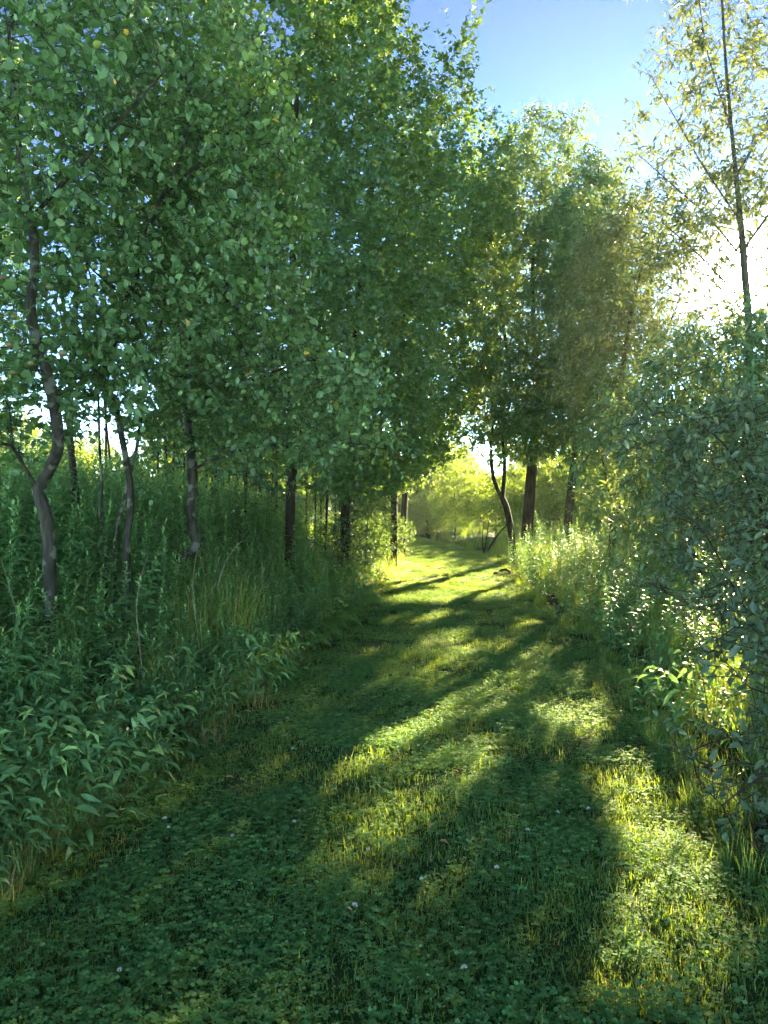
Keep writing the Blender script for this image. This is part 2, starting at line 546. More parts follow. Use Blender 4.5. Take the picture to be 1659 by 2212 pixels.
def make_tree(name, label, cat, base, guides, cloud, step, kill, base_r, bark, leaf, blade_kind, leaf_len,
              shoots=1.0, per=7, shoot_len=.25, thin=.02, up=.25, droop=.2, loose=.6, tips=4, limb_min=.3, twigs=True,
              group=None, singles=0, apples=(), trunk_k=9, gaps=False, trop=(0, 0, .12), rexp=.5, tint_pow=1.0, iters=160, single_name='leaf', keepout=None, taper=.6):
    pos, par, cnt = grow(guides, cloud, step, kill, iters=iters, trop=trop)
    rad = np.maximum(base_r * (cnt / cnt.max()) ** rexp, thin * .12)
    base = np.asarray(base, float)
    zr = np.clip((pos[:, 2] - base[2]) / max(np.ptp(pos[:, 2]), .1), 0, 1)
    rad *= 1 - taper * zr
    root = empty(name, base, label, cat, group)
    n = len(pos)
    main = np.full(n, -1); best = np.zeros(n)
    for i in range(n):
        p = par[i]
        if p >= 0 and cnt[i] > best[p]:
            best[p] = cnt[i]; main[p] = i
    wood = MB()
    for i in range(n):
        p = par[i]
        if p >= 0 and main[p] == i: continue
        ch = [i]
        while main[ch[-1]] >= 0: ch.append(main[ch[-1]])
        pts = pos[ch]; r = rad[ch]
        if p >= 0:
            pts = np.vstack([pos[p], pts]); r = np.concatenate([[min(rad[p], r[0] * 1.1)], r])
        r0 = r.max()
        k = trunk_k if r0 > .05 else 5 if r0 > .012 else 3
        if p < 0:
            r = r.copy(); r[:3] *= np.array([1.25, 1.1, 1.03])[:len(r[:3])]
            if len(pts) < 3: continue
            mb = MB(); tube(mb, pts - base, r, k)
            link('trunk', mb.mesh('trunk', bark, True), root)
        elif r0 > base_r * limb_min and len(ch) > 3:
            mb = MB(); tube(mb, pts - base, r, k)
            link('limb', mb.mesh('limb', bark, True), root)
        elif twigs or r0 > thin * .8:
            if len(pts) >= 2: tube(wood, pts - base, r, k)
    # leafy shoots
    ok = np.where(cnt <= tips)[0]
    m = int(len(ok) * shoots)
    pick = rng.choice(ok, m, replace=shoots > 1)
    o = pos[pick] + rng.normal(size=(m, 3)) * step * .25
    pd = norm(pos[pick] - pos[np.maximum(par[pick], 0)] + 1e-6)
    d = norm(pd * .9 + rng.normal(size=(m, 3)) * loose + np.array([0, 0, up]))
    L = shoot_len * rng.uniform(.55, 1.25, m)
    if twigs:
        for q in range(m):
            tube(wood, np.array([o[q], o[q] + d[q] * L[q]]) - base, [thin * .15, thin * .07], 3)
    if wood.n:
        tag(link('twigs', wood.mesh('twigs', bark), root), kind='stuff')
    t = (np.arange(per) + .6) / per
    lp = (o[:, None, :] + d[:, None, :] * (t[None, :, None] * L[:, None, None])).reshape(-1, 3)
    dd = np.repeat(d, per, 0)
    side = norm(np.cross(dd, rng.normal(size=dd.shape)))
    ld = norm(dd * .55 + side * .9 + rng.normal(size=dd.shape) * .2 - np.array([0, 0, droop]))
    ln = norm(np.array([0, 0, 1.0]) + rng.normal(size=dd.shape) * .7 + dd * .15)
    size = leaf_len * rng.uniform(.45, 1.3, len(lp)) * np.tile(1 - .35 * t ** 3, m)
    tint = np.clip(rng.beta(2.2, 3, len(lp)) ** tint_pow * .75 + .3 * (np.tile(t, m) > .8) * rng.random(len(lp)), 0, .96)
    tint[rng.random(len(lp)) < .0025] = 1.0
    keep = rng.random(len(lp)) < .93
    if gaps: keep &= ~sun_gap(lp)
    if keepout is not None: keep &= ~keepout(lp)
    lp, ld, ln, size, tint = lp[keep], ld[keep], ln[keep], size[keep], tint[keep]
    if singles:
        px = CX + FPX * lp[:, 0] / lp[:, 1]; py = CY - FPX * (lp[:, 2] - EYE) / lp[:, 1]
        vis = (px > 5) & (px < 1650) & (py > 5) & (py < 2200)
        score = np.where(vis, size / lp[:, 1], 0) * rng.uniform(.75, 1, len(lp))
        order = np.argsort(-score)
        one = order[:singles]; rest = order[singles:]
        variants = []
        for tq in np.linspace(.1, .9, 5):
            mb = MB(); tv, tf = blade(blade_kind); mb.add(tv, tf, float(tq))
            variants.append(mb.mesh(single_name, leaf))
        x, y, z = frames(ld[one], ln[one])
        for q, i in enumerate(one):
            ob = link(single_name, variants[min(4, int(tint[i] * 5))], root)
            s = size[i]
            ob.matrix_basis = Matrix([[x[q][a] * s, y[q][a] * s, z[q][a] * s, lp[i][a] - base[a]] for a in range(3)] + [[0, 0, 0, 1]])
        lp, ld, ln, size, tint = lp[rest], ld[rest], ln[rest], size[rest], tint[rest]
    crown = MB()
    put_leaves(crown, blade_kind, lp - base, ld, ln, size, tint)
    tag(link('crown', crown.mesh('crown', leaf), root), kind='stuff')
    for a in apples:
        d2 = np.linalg.norm(pos - np.asarray(a), axis=1) + (cnt > 6) * .3
        j = int(d2.argmin())
        ap = np.asarray(a, float)
        ob = link('apple', APPLE, root)
        s = rng.uniform(.85, 1.2)
        ob.matrix_basis = Matrix.Translation(Vector(ap - base)) @ Matrix.Rotation(rng.uniform(0, 6.3), 4, 'Z') @ Matrix.Rotation(rng.uniform(-.4, .4), 4, 'X') @ Matrix.Scale(s, 4)
        mb = MB(); q = pos[j]
        mid = (q + ap + [0, 0, .03]) / 2 + [0, 0, .02]
        tube(mb, np.array([q, mid, ap + [0, 0, .016 * s]]) - base, [.0018, .0014, .0012], 4)
        link('stalk', mb.mesh('stalk', bark), root)
    return root


def lathe(mb, prof, k=12, tint=.5):
    a = np.arange(k) * 2 * math.pi / k
    V = np.concatenate([np.stack([r * np.cos(a), r * np.sin(a), np.full(k, z)], 1) for r, z in prof])
    m = len(prof)
    i = np.arange(m - 1)[:, None] * k; j = np.arange(k)[None]; j2 = (j + 1) % k
    mb.add(V, np.stack([i + j, i + j2, i + k + j2, i + k + j], -1).reshape(-1, 4), tint)


_m = MB()
lathe(_m, [(.0005, .0165), (.006, .019), (.014, .018), (.021, .009), (.0225, 0), (.0205, -.009), (.015, -.0165), (.008, -.019), (.003, -.0175), (.0005, -.0165)], 14)
APPLE = _m.mesh('apple', M['apple_skin'], True)


def ground_point(x, y):
    return np.array([x, y, float(ground_z(x, y))])


# ------------------------------------------------------------------ the ground and the mown path
xs = np.concatenate([-np.geomspace(400, 12, 22), np.linspace(-11.5, 11.5, 116), np.geomspace(12, 400, 22)])
ys = np.concatenate([[-300, -100, -40, -15, -6], np.linspace(-3, 30, 150), np.geomspace(30.5, 500, 36)])
X, Yg = np.meshgrid(xs, ys)
Z = ground_z(X, Yg)
mb = MB()
nx, ny = len(xs), len(ys)
i = np.arange(ny - 1)[:, None] * nx; j = np.arange(nx - 1)[None]
mb.add(np.stack([X, Yg, Z], -1).reshape(-1, 3), np.stack([i + j, i + j + 1, i + j + nx + 1, i + j + nx], -1).reshape(-1, 4))
tag(link('ground', mb.mesh('ground', M['soil'], True)), kind='structure')

py_ = np.concatenate([np.linspace(-2, 20, 120), np.linspace(20.5, 80, 70)])
u = np.linspace(0, 1, 16)
E0, E1 = left_edge(py_) - .05, right_edge(py_) + .05
X = E0[:, None] * (1 - u) + E1[:, None] * u
Yg = np.repeat(py_[:, None], 16, 1)
mb = MB()
i = np.arange(len(py_) - 1)[:, None] * 16; j = np.arange(15)[None]
mb.add(np.stack([X, Yg, ground_z(X, Yg) + .012], -1).reshape(-1, 3), np.stack([i + j, i + j + 1, i + j + 17, i + j + 16], -1).reshape(-1, 4))
tag(link('path', mb.mesh('path', M['path_soil'], True)), kind='structure')


# ------------------------------------------------------------------ haze volume, added to lift the dark parts towards the sun
hz = MB()
hv = np.array([(a, b_, c) for a in (-410, 410) for b_ in (-310, 510) for c in (-1.6, 27)], float)
hz.add(hv, [(0, 1, 3, 2), (4, 6, 7, 5), (0, 4, 5, 1), (2, 3, 7, 6), (0, 2, 6, 4), (1, 5, 7, 3)])
hm_, hnt, hout = new_mat('haze')
pv = hnt.nodes.new('ShaderNodeVolumePrincipled')
pv.inputs['Color'].default_value = (.95, .93, .9, 1)
pv.inputs['Density'].default_value = HAZE
pv.inputs['Anisotropy'].default_value = .5
hnt.links.new(pv.outputs[0], hout.inputs['Volume'])
tag(link('haze', hz.mesh('haze', hm_)), kind='stuff')


# ------------------------------------------------------------------ scattered ground cover (uncountable: geometry nodes)
def scatter(name, sources, pts, rot, scl, idx, label=None):
    """one object: a cloud of points, each carrying a copy of one of the source meshes"""
    col = bpy.data.collections.new(name + '_sources')
    for q, me in enumerate(sources):
        so = bpy.data.objects.new('%s_source_%03d' % (name, q), me)
        col.objects.link(so)
    me = bpy.data.meshes.new(name)
    me.vertices.add(len(pts)); me.vertices.foreach_set('co', np.asarray(pts, np.float32).ravel())
    a = me.attributes.new('rot', 'FLOAT_VECTOR', 'POINT'); a.data.foreach_set('vector', np.asarray(rot, np.float32).ravel())
    a = me.attributes.new('scl', 'FLOAT', 'POINT'); a.data.foreach_set('value', np.asarray(scl, np.float32))
    a = me.attributes.new('idx', 'INT', 'POINT'); a.data.foreach_set('value', np.asarray(idx, np.int32))
    me.update()
    ob = link(name, me)
    ng = bpy.data.node_groups.new(name, 'GeometryNodeTree')
    ng.interface.new_socket('Geometry', in_out='INPUT', socket_type='NodeSocketGeometry')
    ng.interface.new_socket('Geometry', in_out='OUTPUT', socket_type='NodeSocketGeometry')
    gi = ng.nodes.new('NodeGroupInput'); go = ng.nodes.new('NodeGroupOutput')
    ci = ng.nodes.new('GeometryNodeCollectionInfo')
    ci.inputs['Collection'].default_value = col
    ci.inputs['Separate Children'].default_value = True
    ci.inputs['Reset Children'].default_value = True
    ip = ng.nodes.new('GeometryNodeInstanceOnPoints')
    ip.inputs['Pick Instance'].default_value = True
    def attr(n, t):
        a = ng.nodes.new('GeometryNodeInputNamedAttribute'); a.data_type = t; a.inputs['Name'].default_value = n
        return a.outputs['Attribute']
    ng.links.new(gi.outputs[0], ip.inputs['Points'])
    ng.links.new(ci.outputs[0], ip.inputs['Instance'])
    ng.links.new(attr('idx', 'INT'), ip.inputs['Instance Index'])
    e2r = ng.nodes.new('FunctionNodeEulerToRotation')
    ng.links.new(attr('rot', 'FLOAT_VECTOR'), e2r.inputs[0])
    ng.links.new(e2r.outputs[0], ip.inputs['Rotation'])
    ng.links.new(attr('scl', 'FLOAT'), ip.inputs['Scale'])
    ng.links.new(ip.outputs[0], go.inputs[0])
    md = ob.modifiers.new('scatter', 'NODES'); md.node_group = ng
    return tag(ob, label, kind='stuff')


def grass_patch(n, rad, h0, h1, w, lean, dry=.05, seg=2):
    mb = MB()
    a = rng.uniform(0, 6.283, n); r = rad * np.sqrt(rng.random(n))
    b = np.stack([r * np.cos(a), r * np.sin(a), np.full(n, -.01)], 1)
    h = rng.uniform(h0, h1, n)
    az = rng.uniform(0, 6.283, n)
    out = np.stack([np.cos(az), np.sin(az), np.zeros(n)], 1)
    sd = np.stack([-np.sin(az), np.cos(az), np.zeros(n)], 1)
    ln = rng.uniform(.1, 1, n) * lean
    ww = w * rng.uniform(.6, 1.3, n)
    ts = np.linspace(0, 1, seg + 1)
    V = []
    for t in ts:
        c = b + np.array([0, 0, 1]) * (h * (t - .35 * ln * t * t))[:, None] + out * (h * ln * t ** 1.8)[:, None]
        wd = (ww * (1 - t ** 2) * .5)[:, None]
        if t < 1:
            V += [c - sd * wd, c + sd * wd]
        else:
            V += [c]
    V = np.stack(V, 1)
    k = V.shape[1]
    F = []
    for q in range(seg - 1):
        F += [(2 * q, 2 * q + 1, 2 * q + 3), (2 * q, 2 * q + 3, 2 * q + 2)]
    F += [(2 * seg - 2, 2 * seg - 1, 2 * seg)]
    tint = np.clip(rng.beta(2, 3, n) * .85, 0, .8)
    dr = rng.random(n) < dry
    tint[dr] = rng.uniform(.88, 1, dr.sum())
    F = np.array(F)[None] + (np.arange(n) * k)[:, None, None]
    mb.add(V.reshape(-1, 3), F.reshape(-1, 3), np.repeat(tint, k))
    return mb


def clover_patch(n, rad, hmax, size):
    mb = MB()
    a = rng.uniform(0, 6.283, n); r = rad * np.sqrt(rng.random(n))
    c = np.stack([r * np.cos(a), r * np.sin(a), rng.uniform(.3, 1, n) * hmax], 1)
    up = norm(np.array([0, 0, 1.]) + rng.normal(size=(n, 3)) * .38)
    ph = rng.uniform(0, 6.283, n)
    s = size * rng.uniform(.6, 1.25, n)
    tint = rng.beta(2, 3, n)
    tv = np.array([(0, 0, 0), (.42, .55, .06), (.22, 1, .02), (-.22, 1, .02), (-.42, .55, .06)])
    tf = np.array([(0, 1, 2), (0, 2, 3), (0, 3, 4)])
    for q in range(3):
        an = ph + q * 2.094
        d = np.stack([np.cos(an), np.sin(an), np.full(n, .05)], 1)
        x, y, z = frames(d, up)
        V = c[:, None] + s[:, None, None] * (tv[None, :, 0:1] * x[:, None] + tv[None, :, 1:2] * y[:, None] + tv[None, :, 2:3] * z[:, None])
        F = tf[None] + (np.arange(n) * 5)[:, None, None]
        mb.add(V.reshape(-1, 3), F.reshape(-1, 3), np.repeat(tint, 5))
    for q in range(n):          # thin stalks
        p0 = np.array([c[q, 0] * .8, c[q, 1] * .8, -.01]); sd = np.array([.0008, 0, 0])
        mb.add([p0 - sd, p0 + sd, c[q]], [(0, 1, 2)], .4)
    return mb


def in_path(y0, y1, n, margin=0.0):
    y = rng.uniform(y0, y1, n); u = rng.random(n)
    return (left_edge(y) - margin) * (1 - u) + (right_edge(y) + margin) * u, y


def field_noise(x, y, s=1.0, ph=0.0):
    return (np.sin(x * 1.9 * s + ph) * np.cos(y * 1.3 * s + 1.7 * ph) + np.sin(x * 3.7 * s + y * 2.9 * s + ph) * .6 + np.sin(x * .8 * s - y * 1.1 * s + 2 + ph) * .7)


lawn_src = [grass_patch(85, .13, .02, .048, .0042, .9, .03).mesh('lawn_tuft', M['grass']),
            grass_patch(75, .13, .022, .055, .005, 1.0, .02).mesh('lawn_tuft', M['grass']),
            grass_patch(60, .12, .02, .045, .0036, 1.1, .25).mesh('dry_tuft', M['grass']),
            clover_patch(85, .14, .045, .0115).mesh('clover_tuft', M['clover']),
            clover_patch(70, .13, .05, .014).mesh('clover_tuft', M['clover']),
            clover_patch(90, .13, .04, .0095).mesh('clover_tuft', M['clover']),
            grass_patch(14, .09, .04, .085, .0065, .8, .02).mesh('broad_tuft', M['grass'])]
xx, yy = [], []
for y0, y1, per_m2 in ((.6, 4, 270), (4, 8, 170), (8, 16, 70), (16, 30, 36), (30, 60, 26)):
    n = int(2.9 * (y1 - y0) * per_m2)
    x, y = in_path(y0, y1, n, .3)
    xx.append(x); yy.append(y)
x, y = np.concatenate(xx), np.concatenate(yy)
nz = field_noise(x, y)
edge = np.minimum(x - left_edge(y), right_edge(y) - x)
r = rng.random(len(x))
idx = np.where(r < .42 + .22 * np.clip(nz, -1.3, 1.3), rng.integers(3, 6, len(x)), rng.integers(0, 2, len(x)))
idx = np.where(rng.random(len(x)) < np.clip(.06 + .3 * (edge < .35), 0, 1), 2, idx)
idx = np.where(rng.random(len(x)) < .07, 6, idx)
pts = np.stack([x, y, ground_z(x, y) + .008], 1)
rot = np.stack([rng.normal(size=len(x)) * .06, rng.normal(size=len(x)) * .06, rng.uniform(0, 6.283, len(x))], 1)
scatter('lawn_grass', lawn_src, pts, rot, rng.uniform(.75, 1.25, len(x)) * (1 + .012 * y), idx)

# tall grass along both verges and in the meadow beyond
tall_src = [grass_patch(60, .16, .35, .8, .007, .55, .1, 4).mesh('tall_tuft', M['grass']),
            grass_patch(45, .14, .5, 1.0, .006, .45, .12, 4).mesh('tall_tuft', M['grass']),
            grass_patch(40, .12, .25, .55, .009, .8, .05, 4).mesh('tall_tuft', M['grass']),
            grass_patch(50, .2, .15, .4, .004, 1.0, .55, 3).mesh('dry_tuft', M['grass'])]
xx, yy, ii, ss = [], [], [], []
n = 900                                                     # right verge
y = 2.4 + 26 * rng.random(n) ** 1.3; d = rng.random(n) ** 1.3 * 2.2
xx.append(right_edge(y) + .08 + d); yy.append(y); ii.append(np.where(d < .35, 2, rng.integers(0, 3, n))); ss.append(np.clip(.4 + d * .6, .35, .8) * rng.uniform(.7, 1.1, n))
n = 320                                                     # left edge, low and partly dry
y = 2.6 + 24 * rng.random(n) ** 1.5; d = rng.random(n) * .9
xx.append(left_edge(y) - .02 - d); yy.append(y); ii.append(np.where(rng.random(n) < .65, 3, 2)); ss.append(rng.uniform(.45, .85, n))
n = 260                                                     # both sides beside and behind the viewer
y = rng.uniform(-3, 2.6, n); d = .1 + rng.random(n) * 4
xx.append(np.where(np.arange(n) % 2, right_edge(y) + d, left_edge(y) - d)); yy.append(y); ii.append(rng.integers(0, 3, n)); ss.append(rng.uniform(.5, .9, n))
n = 420                                                     # deeper in the right verge
y = 2.4 + 20 * rng.random(n); d = 1.8 + rng.random(n) * 4
xx.append(right_edge(y) + d); yy.append(y); ii.append(rng.integers(0, 3, n)); ss.append(rng.uniform(.7, 1.0, n))
n = 160                                                     # near left corner
y = rng.uniform(2.2, 4.2, n); d = rng.random(n) * 1.6
xx.append(left_edge(y) - d); yy.append(y); ii.append(np.where(rng.random(n) < .7, 3, 2)); ss.append(rng.uniform(.4, .75, n))
n = 130                                                     # grasses standing among the weeds of the bank
y = 3.4 + 11 * rng.random(n) ** 1.3; d = .5 + rng.random(n) * (.8 + .35 * y)
xx.append(left_edge(y) - d); yy.append(y); ii.append(rng.integers(0, 2, n)); ss.append(rng.uniform(.9, 1.25, n) * (.55 + .45 * smooth(3, 7, y)))
n = 2600                                                    # meadow round the end of the path
y = rng.uniform(26, 75, n); x = rng.uniform(-26, 34, n)
k = (x < left_edge(y) - .2) | (x > right_edge(y) + .2)
xx.append(x[k]); yy.append(y[k]); ii.append(rng.integers(0, 3, k.sum())); ss.append(rng.uniform(.8, 1.5, k.sum()))
x, y = np.concatenate(xx), np.concatenate(yy)
pts = np.stack([x, y, ground_z(x, y)], 1)
rot = np.stack([rng.normal(size=len(x)) * .1, rng.normal(size=len(x)) * .1, rng.uniform(0, 6.283, len(x))], 1)
scatter('tall_grass', tall_src, pts, rot, np.concatenate(ss), np.concatenate(ii))


# ------------------------------------------------------------------ weeds: upright leafy stems
def herb(h, n, length, kind='herb', lean=.1, bushy=0):
    """stem mesh builder and leaf arrays of one upright plant"""
    az = rng.uniform(0, 6.283); bend = np.array([math.cos(az), math.sin(az), 0]) * lean * h
    tt = np.linspace(0, 1, 6)
    axis = lambda t: np.outer(t ** 1.7, bend) + np.outer(t, [0, 0, h])
    sm = MB(); tube(sm, axis(tt) - [0, 0, .02], .0042 * h ** .5 * (1 - .75 * tt), 4)
    t = np.linspace(.12, 1, n) ** .9
    a = np.arange(n) * 2.4 + rng.uniform(0, 6.28) + rng.normal(size=n) * .25
    elev = np.interp(t, [0, .5, .85, 1], [.0, .12, .35, 1.1]) + rng.normal(size=n) * .15
    d = np.stack([np.cos(a) * np.cos(elev), np.sin(a) * np.cos(elev), np.sin(elev)], 1)
    nn = np.stack([-np.cos(a) * np.sin(elev), -np.sin(a) * np.sin(elev), np.cos(elev)], 1) + rng.normal(size=(n, 3)) * .18
    size = length * np.interp(t, [0, .25, .6, .9, 1], [.6, 1, 1, .6, .38]) * rng.uniform(.8, 1.15, n)
    tint = np.clip(rng.beta(2, 3.5, n) * .55 + .55 * np.maximum(0, t - .82) / .18 * .9, 0, 1)
    return sm, (axis(t), d, nn, size, tint)


herb_plain, herb_fine = [], []
for q in range(10):
    h = [1.25, 1.4, 1.1, 1.3, .95, 1.15, 1.5, 1.2, .8, 1.05][q]
    sm, lv = herb(h, int(36 + 14 * h), .15 + .02 * (q % 3))
    if q % 3 == 1: lv = lv[:3] + (lv[3] * .8, lv[4])
    lm = MB(); put_leaves(lm, 'broad' if q % 3 == 1 else 'herb', *lv)
    herb_plain.append((h, sm.mesh('stem', M['stem']), lm.mesh('foliage', M['weed_leaf'])))
for q in range(5):
    h = [.75, .9, .65, .8, .55][q]
    sm, lv = herb(h, 40, .06 if q == 4 else .088, 'broad' if q == 4 else 'herb')
    kids = []
    x, yv, z = frames(lv[1], lv[2])
    for i in range(len(lv[0])):
        kids.append((Matrix([[x[i][a] * lv[3][i], yv[i][a] * lv[3][i], z[i][a] * lv[3][i], lv[0][i][a]] for a in range(3)] + [[0, 0, 0, 1]]), int(min(4, lv[4][i] * 5))))
    herb_fine.append((h, sm.mesh('stem', M['stem']), kids, 'broad' if q == 4 else 'herb'))
one_leaf = {}
for k in ('herb', 'broad'):
    for q in range(5):
        mb = MB(); tv, tf = blade(k); mb.add(tv, tf, .1 + .2 * q)
        one_leaf[k, q] = mb.mesh('leaf', M['weed_leaf'])


def far_enough(pts, cand, dmin):
    return all((cand[0] - p[0]) ** 2 + (cand[1] - p[1]) ** 2 > dmin * dmin for p in pts)


# candidates over the left bank, the right verge and the strip behind, then the nearest become things and the rest one mass
cand = []
tries = 0
while len(cand) < 2100 and tries < 60000:
    tries += 1
    y = 3.0 + 15 * rng.random() ** 1.4
    d = .12 + rng.random() ** .9 * (1.0 + .55 * y)
    x = float(left_edge(y)) - d
    if (x / y) < -.62: continue
    dens = .135 + .006 * y
    if y < 4.3 and d < .7: continue
    if all((x - c[0]) ** 2 + (y - c[1]) ** 2 > dens * dens for c in cand[-500:]):
        cand.append((x, y, d))
right = []
while len(right) < 420:
    y = 6.5 + 15 * rng.random(); d = .2 + rng.random() * 3.2
    right.append((float(right_edge(y)) + d, y, d))
grp = 'leafy weed stems crowding the edges of the mown path'
def vis_rank(c):
    return c[1] + .35 * max(0, c[2] - .9)
cand.sort(key=vis_rank)
near, rest = cand[:235], cand[235:]
right.sort(key=vis_rank)
near_r, rest_r = right[:60], right[60:]
for q, (x, y, d) in enumerate(near):
    s = (.34 + .54 * float(smooth(0, 2.1, d))) * (.72 + .33 * float(smooth(3.2, 6.5, y))) * rng.uniform(.85, 1.1)
    z = float(ground_z(x, y))
    if q < 36:
        h, st, kids, bk = herb_fine[int(rng.integers(0, 5))]
        root = empty('weed_plant', (x, y, z), 'broad leaved weed stem with spreading leaves at the near left edge of the path', 'weed', grp)
        root.rotation_euler = (rng.normal() * .08, rng.normal() * .08, rng.uniform(0, 6.28)); root.scale = (s * 1.15,) * 3
        link('stem', st, root)
        for mtx, ti in kids:
            lo = link('leaf', one_leaf[bk, ti], root); lo.matrix_basis = mtx
    else:
        h, st, fo = herb_plain[int(rng.integers(0, 10))]
        px = CX + FPX * x / y
        spot = ('left of the forked apple trunk' if px < 110 else 'below the many stemmed apple tree' if px < 330 else 'round the foot of the pale apple trunk' if px < 520
                else 'between the pale apple trunk and the thicket' if px < 690 else 'beside the thicket stems')
        row = 'front row' if d < .8 else 'middle row' if d < 1.8 else 'back row'
        size_word = 'tall' if s * h > 1.0 else 'short' if s * h < .6 else 'mid height'
        root = empty('weed_plant', (x, y, z), '%s goldenrod stem in the %s, %s' % (size_word, row, spot), 'weed', grp)
        root.rotation_euler = (rng.normal() * .12, rng.normal() * .12, rng.uniform(0, 6.28)); root.scale = (s,) * 3
        link('stem', st, root); tag(link('foliage', fo, root), kind='stuff')
for x, y, d in near_r:
    h, st, fo = herb_plain[int(rng.integers(0, 10))]
    s = rng.uniform(.5, .8)
    root = empty('weed_plant', (x, y, float(ground_z(x, y))), 'leafy goldenrod stem among the tall grass on the right verge', 'weed', grp)
    root.rotation_euler = (rng.normal() * .12, rng.normal() * .12, rng.uniform(0, 6.28)); root.scale = (s,) * 3
    link('stem', st, root); tag(link('foliage', fo, root), kind='stuff')
herb_src = []
for q in range(6):
    h = 1.0 + .08 * q
    sm, lv = herb(h, 44, .16)
    sm2 = MB(); put_leaves(sm2, 'herb', *lv)
    sm2.v += sm.v; sm2.t += sm.t; sm2.f += [f + sm2.n for f in sm.f]; sm2.n += sm.n
    herb_src.append(sm2.mesh('goldenrod', M['weed_leaf']))
xs_, ys_, sc_ = [], [], []
for x, y, d in rest:
    xs_.append(x); ys_.append(y); sc_.append((.34 + .54 * float(smooth(0, 2.1, d))) * (.72 + .33 * float(smooth(3.2, 6.5, y))) * rng.uniform(.95, 1.3))
for x, y, d in rest_r:
    xs_.append(x); ys_.append(y); sc_.append(rng.uniform(.5, .85))
for q in range(1300):
    y = rng.uniform(18, 60); x = rng.uniform(-.5 * y - 2, .5 * y)
    if left_edge(y) - .3 < x < right_edge(y) + .4: continue
    xs_.append(x); ys_.append(y); sc_.append(rng.uniform(.6, 1.1))
xs_, ys_ = np.array(xs_), np.array(ys_)
n = len(xs_)
scatter('weed_mass', herb_src, np.stack([xs_, ys_, ground_z(xs_, ys_)], 1),
        np.stack([rng.normal(size=n) * .08, rng.normal(size=n) * .08, rng.uniform(0, 6.28, n)], 1), np.array(sc_), rng.integers(0, 6, n))

# ferns at the left edge of the path
frond_me = []
for q in range(3):
    mb = MB()
    L = .55
    tt = np.linspace(0, 1, 9)
    rach = np.stack([np.zeros(9), L * (tt - .12 * tt ** 3), L * (.75 * tt - .95 * tt ** 2.2)], 1)
    tube(mb, rach, .0025 * (1 - .7 * tt), 3, .4)
    n = 34
    t = np.repeat(np.linspace(.12, .98, n // 2), 2)
    sdn = np.tile([1., -1.], n // 2)
    p = np.stack([np.zeros(n), np.interp(t, tt, rach[:, 1]), np.interp(t, tt, rach[:, 2])], 1)
    d = norm(np.stack([sdn, np.full(n, .35), np.full(n, -.12)], 1) + rng.normal(size=(n, 3)) * .05)
    put_leaves(mb, 'lance', p, d, np.tile([0, 0, 1.], (n, 1)) + rng.normal(size=(n, 3)) * .15, L * .34 * np.sin(np.pi * (t * .85 + .12)) + .02, np.full(n, .5) + rng.normal(size=n) * .12)
    frond_me.append(mb.mesh('frond', M['fern']))
fern0 = empty('fern', (0, 0, 0), 'feathery green fern arching at the foot of the weeds, left of the path', 'fern', 'ferns along the left edge')
for q in range(9):
    f = link('frond', frond_me[q % 3], fern0); f.rotation_euler = (rng.normal() * .15, 0, q * .7 + rng.normal() * .15); f.scale = (rng.uniform(.8, 1.15),) * 3
for q, (px, Y) in enumerate([(735, 9.6), (770, 10.4), (700, 8.8), (765, 9.2), (655, 8.2), (800, 11.5), (590, 6.6), (745, 10.6)]):
    x = min((px - CX) / FPX * Y, float(left_edge(Y)) - .12)
    lc = ground_point(x, Y) + [0, 0, .12]
    if q == 0: fern0.location = lc; fern0.scale = (.75,) * 3
    else: copy_tree(fern0, lc, rng.uniform(0, 6), rng.uniform(.55, .85))

# low leafy cover under the weeds
under_src = []
for q in range(4):
    mb = MB(); n = 60
    a = rng.uniform(0, 6.28, n); rr = .25 * np.sqrt(rng.random(n))
    p = np.stack([rr * np.cos(a), rr * np.sin(a), rng.uniform(.04, .34, n)], 1)
    d = np.stack([np.cos(a + rng.normal(size=n)), np.sin(a + rng.normal(size=n)), rng.normal(size=n) * .3], 1)
    put_leaves(mb, 'herb', p, d, norm(np.array([0, 0, 1.]) + rng.normal(size=(n, 3)) * .4), rng.uniform(.05, .10, n), rng.beta(2, 3, n))
    under_src.append(mb.mesh('low_leaves', M['weed_leaf']))
n = 900
y = 2.9 + 14 * rng.random(n) ** 1.5; d = rng.random(n) * (1 + .4 * y)
x = left_edge(y) - .1 - d
n2 = 300
y2 = 3 + 18 * rng.random(n2); x2 = right_edge(y2) + .3 + rng.random(n2) * 3
x = np.concatenate([x, x2]); y = np.concatenate([y, y2]); n += n2
scatter('undergrowth', under_src, np.stack([x, y, ground_z(x, y)], 1), np.stack([np.zeros(n), np.zeros(n), rng.uniform(0, 6.28, n)], 1), rng.uniform(.7, 1.4, n), rng.integers(0, 4, n))

# ------------------------------------------------------------------ trees
# four young apple trees on the left bank
def line(Y, *pp):
    Ys = Y if isinstance(Y, (list, tuple)) else [Y] * len(pp)
    return [P(a, b, q) for (a, b), q in zip(pp, Ys)]


def foot(p, dx=0, dy=0):
    return np.array([p[0] + dx, p[1] + dy, float(ground_z(p[0] + dx, p[1] + dy)) - .05])


